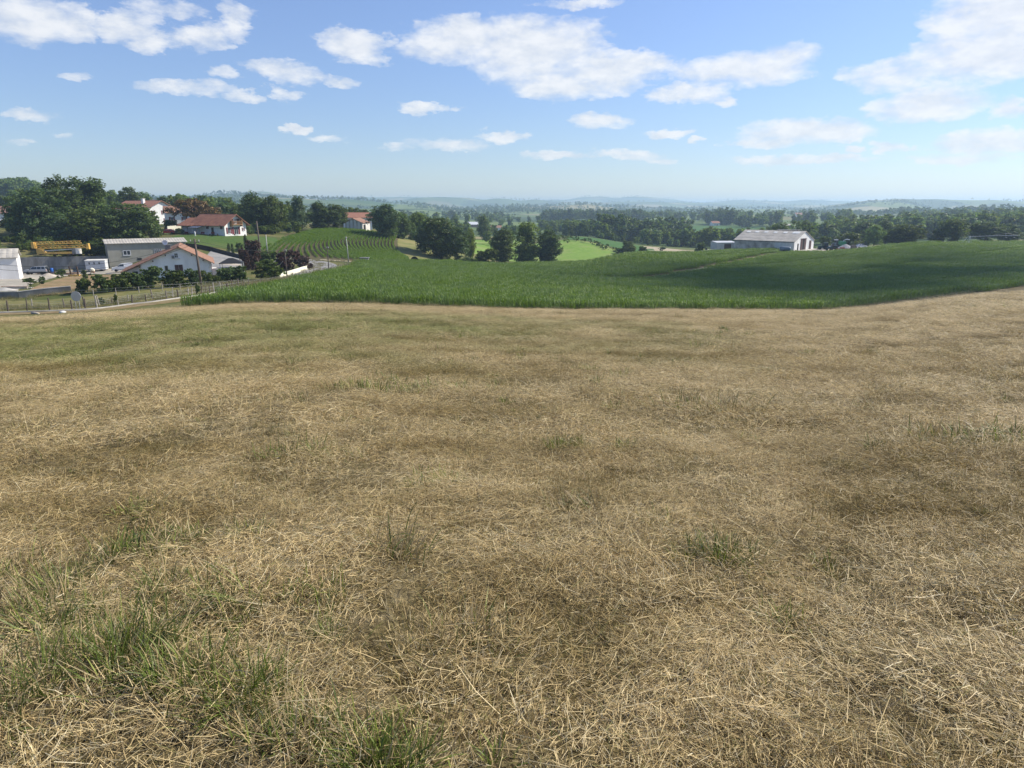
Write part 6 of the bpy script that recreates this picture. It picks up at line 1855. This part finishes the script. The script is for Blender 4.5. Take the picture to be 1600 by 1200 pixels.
MB().box(-1.6, -.8, .5, 1.4, .8, .7).build('bed', M['pale_conc'], gate)
MB().box(-1.6, -.8, .702, -1.5, .8, 1.3).build('headboard', M['dark_timber'], gate)
for s_ in (-1, 1): wheel(gate, .3, s_ * .85, .35, .22)

# irrigation boom
ib = empty('irrigation_boom', G(1513, 268), R(6), 'white irrigation tower with long boom on the maize crest', 'irrigation boom')
mb = MB()
for (x_, y_) in ((-.9, -.7), (.9, -.7), (.9, .7), (-.9, .7)): mb.tube([(x_, y_, -.3), (x_ * .12, y_ * .12, 3.6)], .06, 5)
mb.tube([(-.62, -.48, 1.0), (.62, -.48, 1.0), (.62, .48, 1.0), (-.62, .48, 1.0), (-.62, -.48, 1.0)], .04, 5)
mb.build('tower', M['white_metal'], ib)
mb = MB(); mb.tube([(0, 0, 3.3), (10, 0, 3.6), (21, 0, 3.75)], .055, 6)
for i in range(14): mb.tube([(1.4 * i + .4, 0, 3.32 + .02 * i), (1.4 * i + 1.1, 0, 3.6 + .02 * i), (1.4 * i + 1.8, 0, 3.34 + .02 * i)], .015, 4)
mb.build('boom', M['white_metal'], ib)
mb = MB(); mb.tube([(14.8, 0, 3.6), (14.8, 0, 4.6)], .05, 5); mb.tube([(14.8, 0, 4.55), (8, 0, 3.5)], .02, 4); mb.tube([(14.8, 0, 4.55), (20, 0, 3.75)], .02, 4); mb.build('stay', M['white_metal'], ib)
for x_ in (15, 18.5): MB().tube([(x_, 0, 3.65), (x_, 0, 2.9), (x_ + .6, 0, 2.85)], .04, 5).build('dropper', M['white_metal'], ib)
for x_ in (-.9, .9): wheel(ib, x_, -.7, .3, .2)
MB().tube([(-.5, 0, 3.6), (-3.4, 0, .4)], .05, 5).build('feed_pipe', M['white_metal'], ib)

# log and stone by the kerb
def G_at(px, py): return ground(px, py, 40)
lp = G_at(55, 491); S(MB().tube([(-.55, 0, .1), (-.2, .03, .13), (.3, -.02, .12), (.6, 0, .09)], [.1, .13, .12, .08], 9).build('log', M['rubble'], None, True, lp, R(-20)), 'pale sawn log lying by the concrete gutter', 'log')
sp = G_at(98, 489)
S(MB().lathe([(.1, -.05), (.33, .02), (.36, .1), (.2, .22), (.03, .25)], 9, (0, 0, 0)).build('boulder', M['white_dull'], None, True, sp), 'pale rounded boulder by the concrete gutter', 'boulder')
S(MB().box(-2.6, -.06, 0.02, 2.6, .06, .10).build('pale_pipe', M['pole_conc'], None, False, G(790, 80.5) + Vector((0, 0, .05)), R(-4)), 'thin pale pipe lying at the edge of the hay field', 'pipe')

# ------------------------------------------------------------------ air and cloud
hz = MB().box(-13600, -13600, -120, 13600, 13600, 75)
M['haze'] = bpy.data.materials.new('haze'); M['haze'].use_nodes = True
t = NT(M['haze'].node_tree)
pv = t.n('ShaderNodeVolumePrincipled')
pv.inputs['Color'].default_value = (0.58, 0.78, 1.0, 1)
pv.inputs['Density'].default_value = 2.4e-4
pv.inputs['Anisotropy'].default_value = 0.35
mo = t.n('ShaderNodeOutputMaterial')
t.t.links.new(pv.outputs[0], mo.inputs['Volume'])
S(hz.build('haze', M['haze']), 'thin summer haze over the whole landscape', 'haze', kind='stuff')

# unseen cloud above and to the right, lobed to throw shade over the maize
M['cloud'] = bpy.data.materials.new('cloud_white'); M['cloud'].use_nodes = True
t = NT(M['cloud'].node_tree)
t.n('ShaderNodeOutputMaterial', t.n('ShaderNodeMixShader', 0.85, t.n('ShaderNodeBsdfDiffuse', (0.85, 0.86, 0.88, 1)).outputs[0], t.n('ShaderNodeBsdfTransparent').outputs[0]))


def cloud(target, alt, lobes, label):
    c = Vector(target) + sun_dir * (alt / sun_dir.z)
    bm = bmesh.new()
    for (lx, ly, lz, r) in lobes:
        bmesh.ops.create_icosphere(bm, subdivisions=3, radius=r, matrix=Matrix.Translation((lx, ly, lz)) @ Matrix.Diagonal((1, 1, 0.55, 1)))
    for v in bm.verts:
        q = v.co
        d = float(fbm(np.array([q.x / 9.0 + q.z / 11.0]), np.array([q.y / 9.0 - q.z / 13.0]), 7, 3)[0]) - 0.5
        v.co += v.normal * d * 9 if v.normal.length else Vector()
    me = bpy.data.meshes.new('cloud'); bm.to_mesh(me); bm.free()
    me.materials.append(M['cloud'])
    me.polygons.foreach_set('use_smooth', np.ones(len(me.polygons), bool))
    o = link('cloud', me, None, c)
    return S(o, label, 'cloud')

rc_ = random.Random(5)
ctr = G(1230, 185)
lob_ = []
for (px_1, Y_1) in ((990, 185), (1060, 175), (1140, 170), (1220, 170), (1300, 175), (1380, 180), (1460, 185), (1540, 190), (1620, 195), (1040, 150), (1120, 145), (1300, 145), (1420, 150), (1520, 160), (1180, 200), (1300, 205), (1420, 215), (1540, 225), (1700, 190), (1250, 122), (1120, 122), (1380, 130), (1490, 142), (1600, 160)):
    q_ = G(px_1, Y_1) - ctr
    lob_.append((q_.x + rc_.uniform(-4, 4), q_.y + rc_.uniform(-4, 4), rc_.uniform(-4, 10), rc_.uniform(17, 25)))
cloud(ctr, 700, lob_, 'unseen cumulus cloud above and to the right, placed to shade the maize')

# things of one kind belong to one group
GROUPS = {'tree': 'trees among the houses and fields', 'bush': 'bushes of the village and valley', 'conifer': 'conifers of the village', 'shrub': 'small shrubs by the fences', 'utility_pole': 'utility poles along the lane',
          'overhead_cable': 'overhead cables along the lane', 'stake': 'pale stakes in the maize', 'garden_bench': 'benches by the lawn house', 'pot_plant': 'pot plants by the lawn house', 'timber_stack': 'timber stacks in the yard',
          'tractor': 'tractors by the barn', 'car': 'parked cars', 'village_house': 'houses of the village', 'far_house': 'houses far off', 'wire_fence': 'wire fences by the lane', 'cream_wall': 'low cream walls', 'woodland': 'woods in the valley'}
for o in SC.objects:
    if o.parent is None and 'category' in o and 'group' not in o:
        g_ = GROUPS.get(o.name.split('.')[0])
        if g_: o['group'] = g_
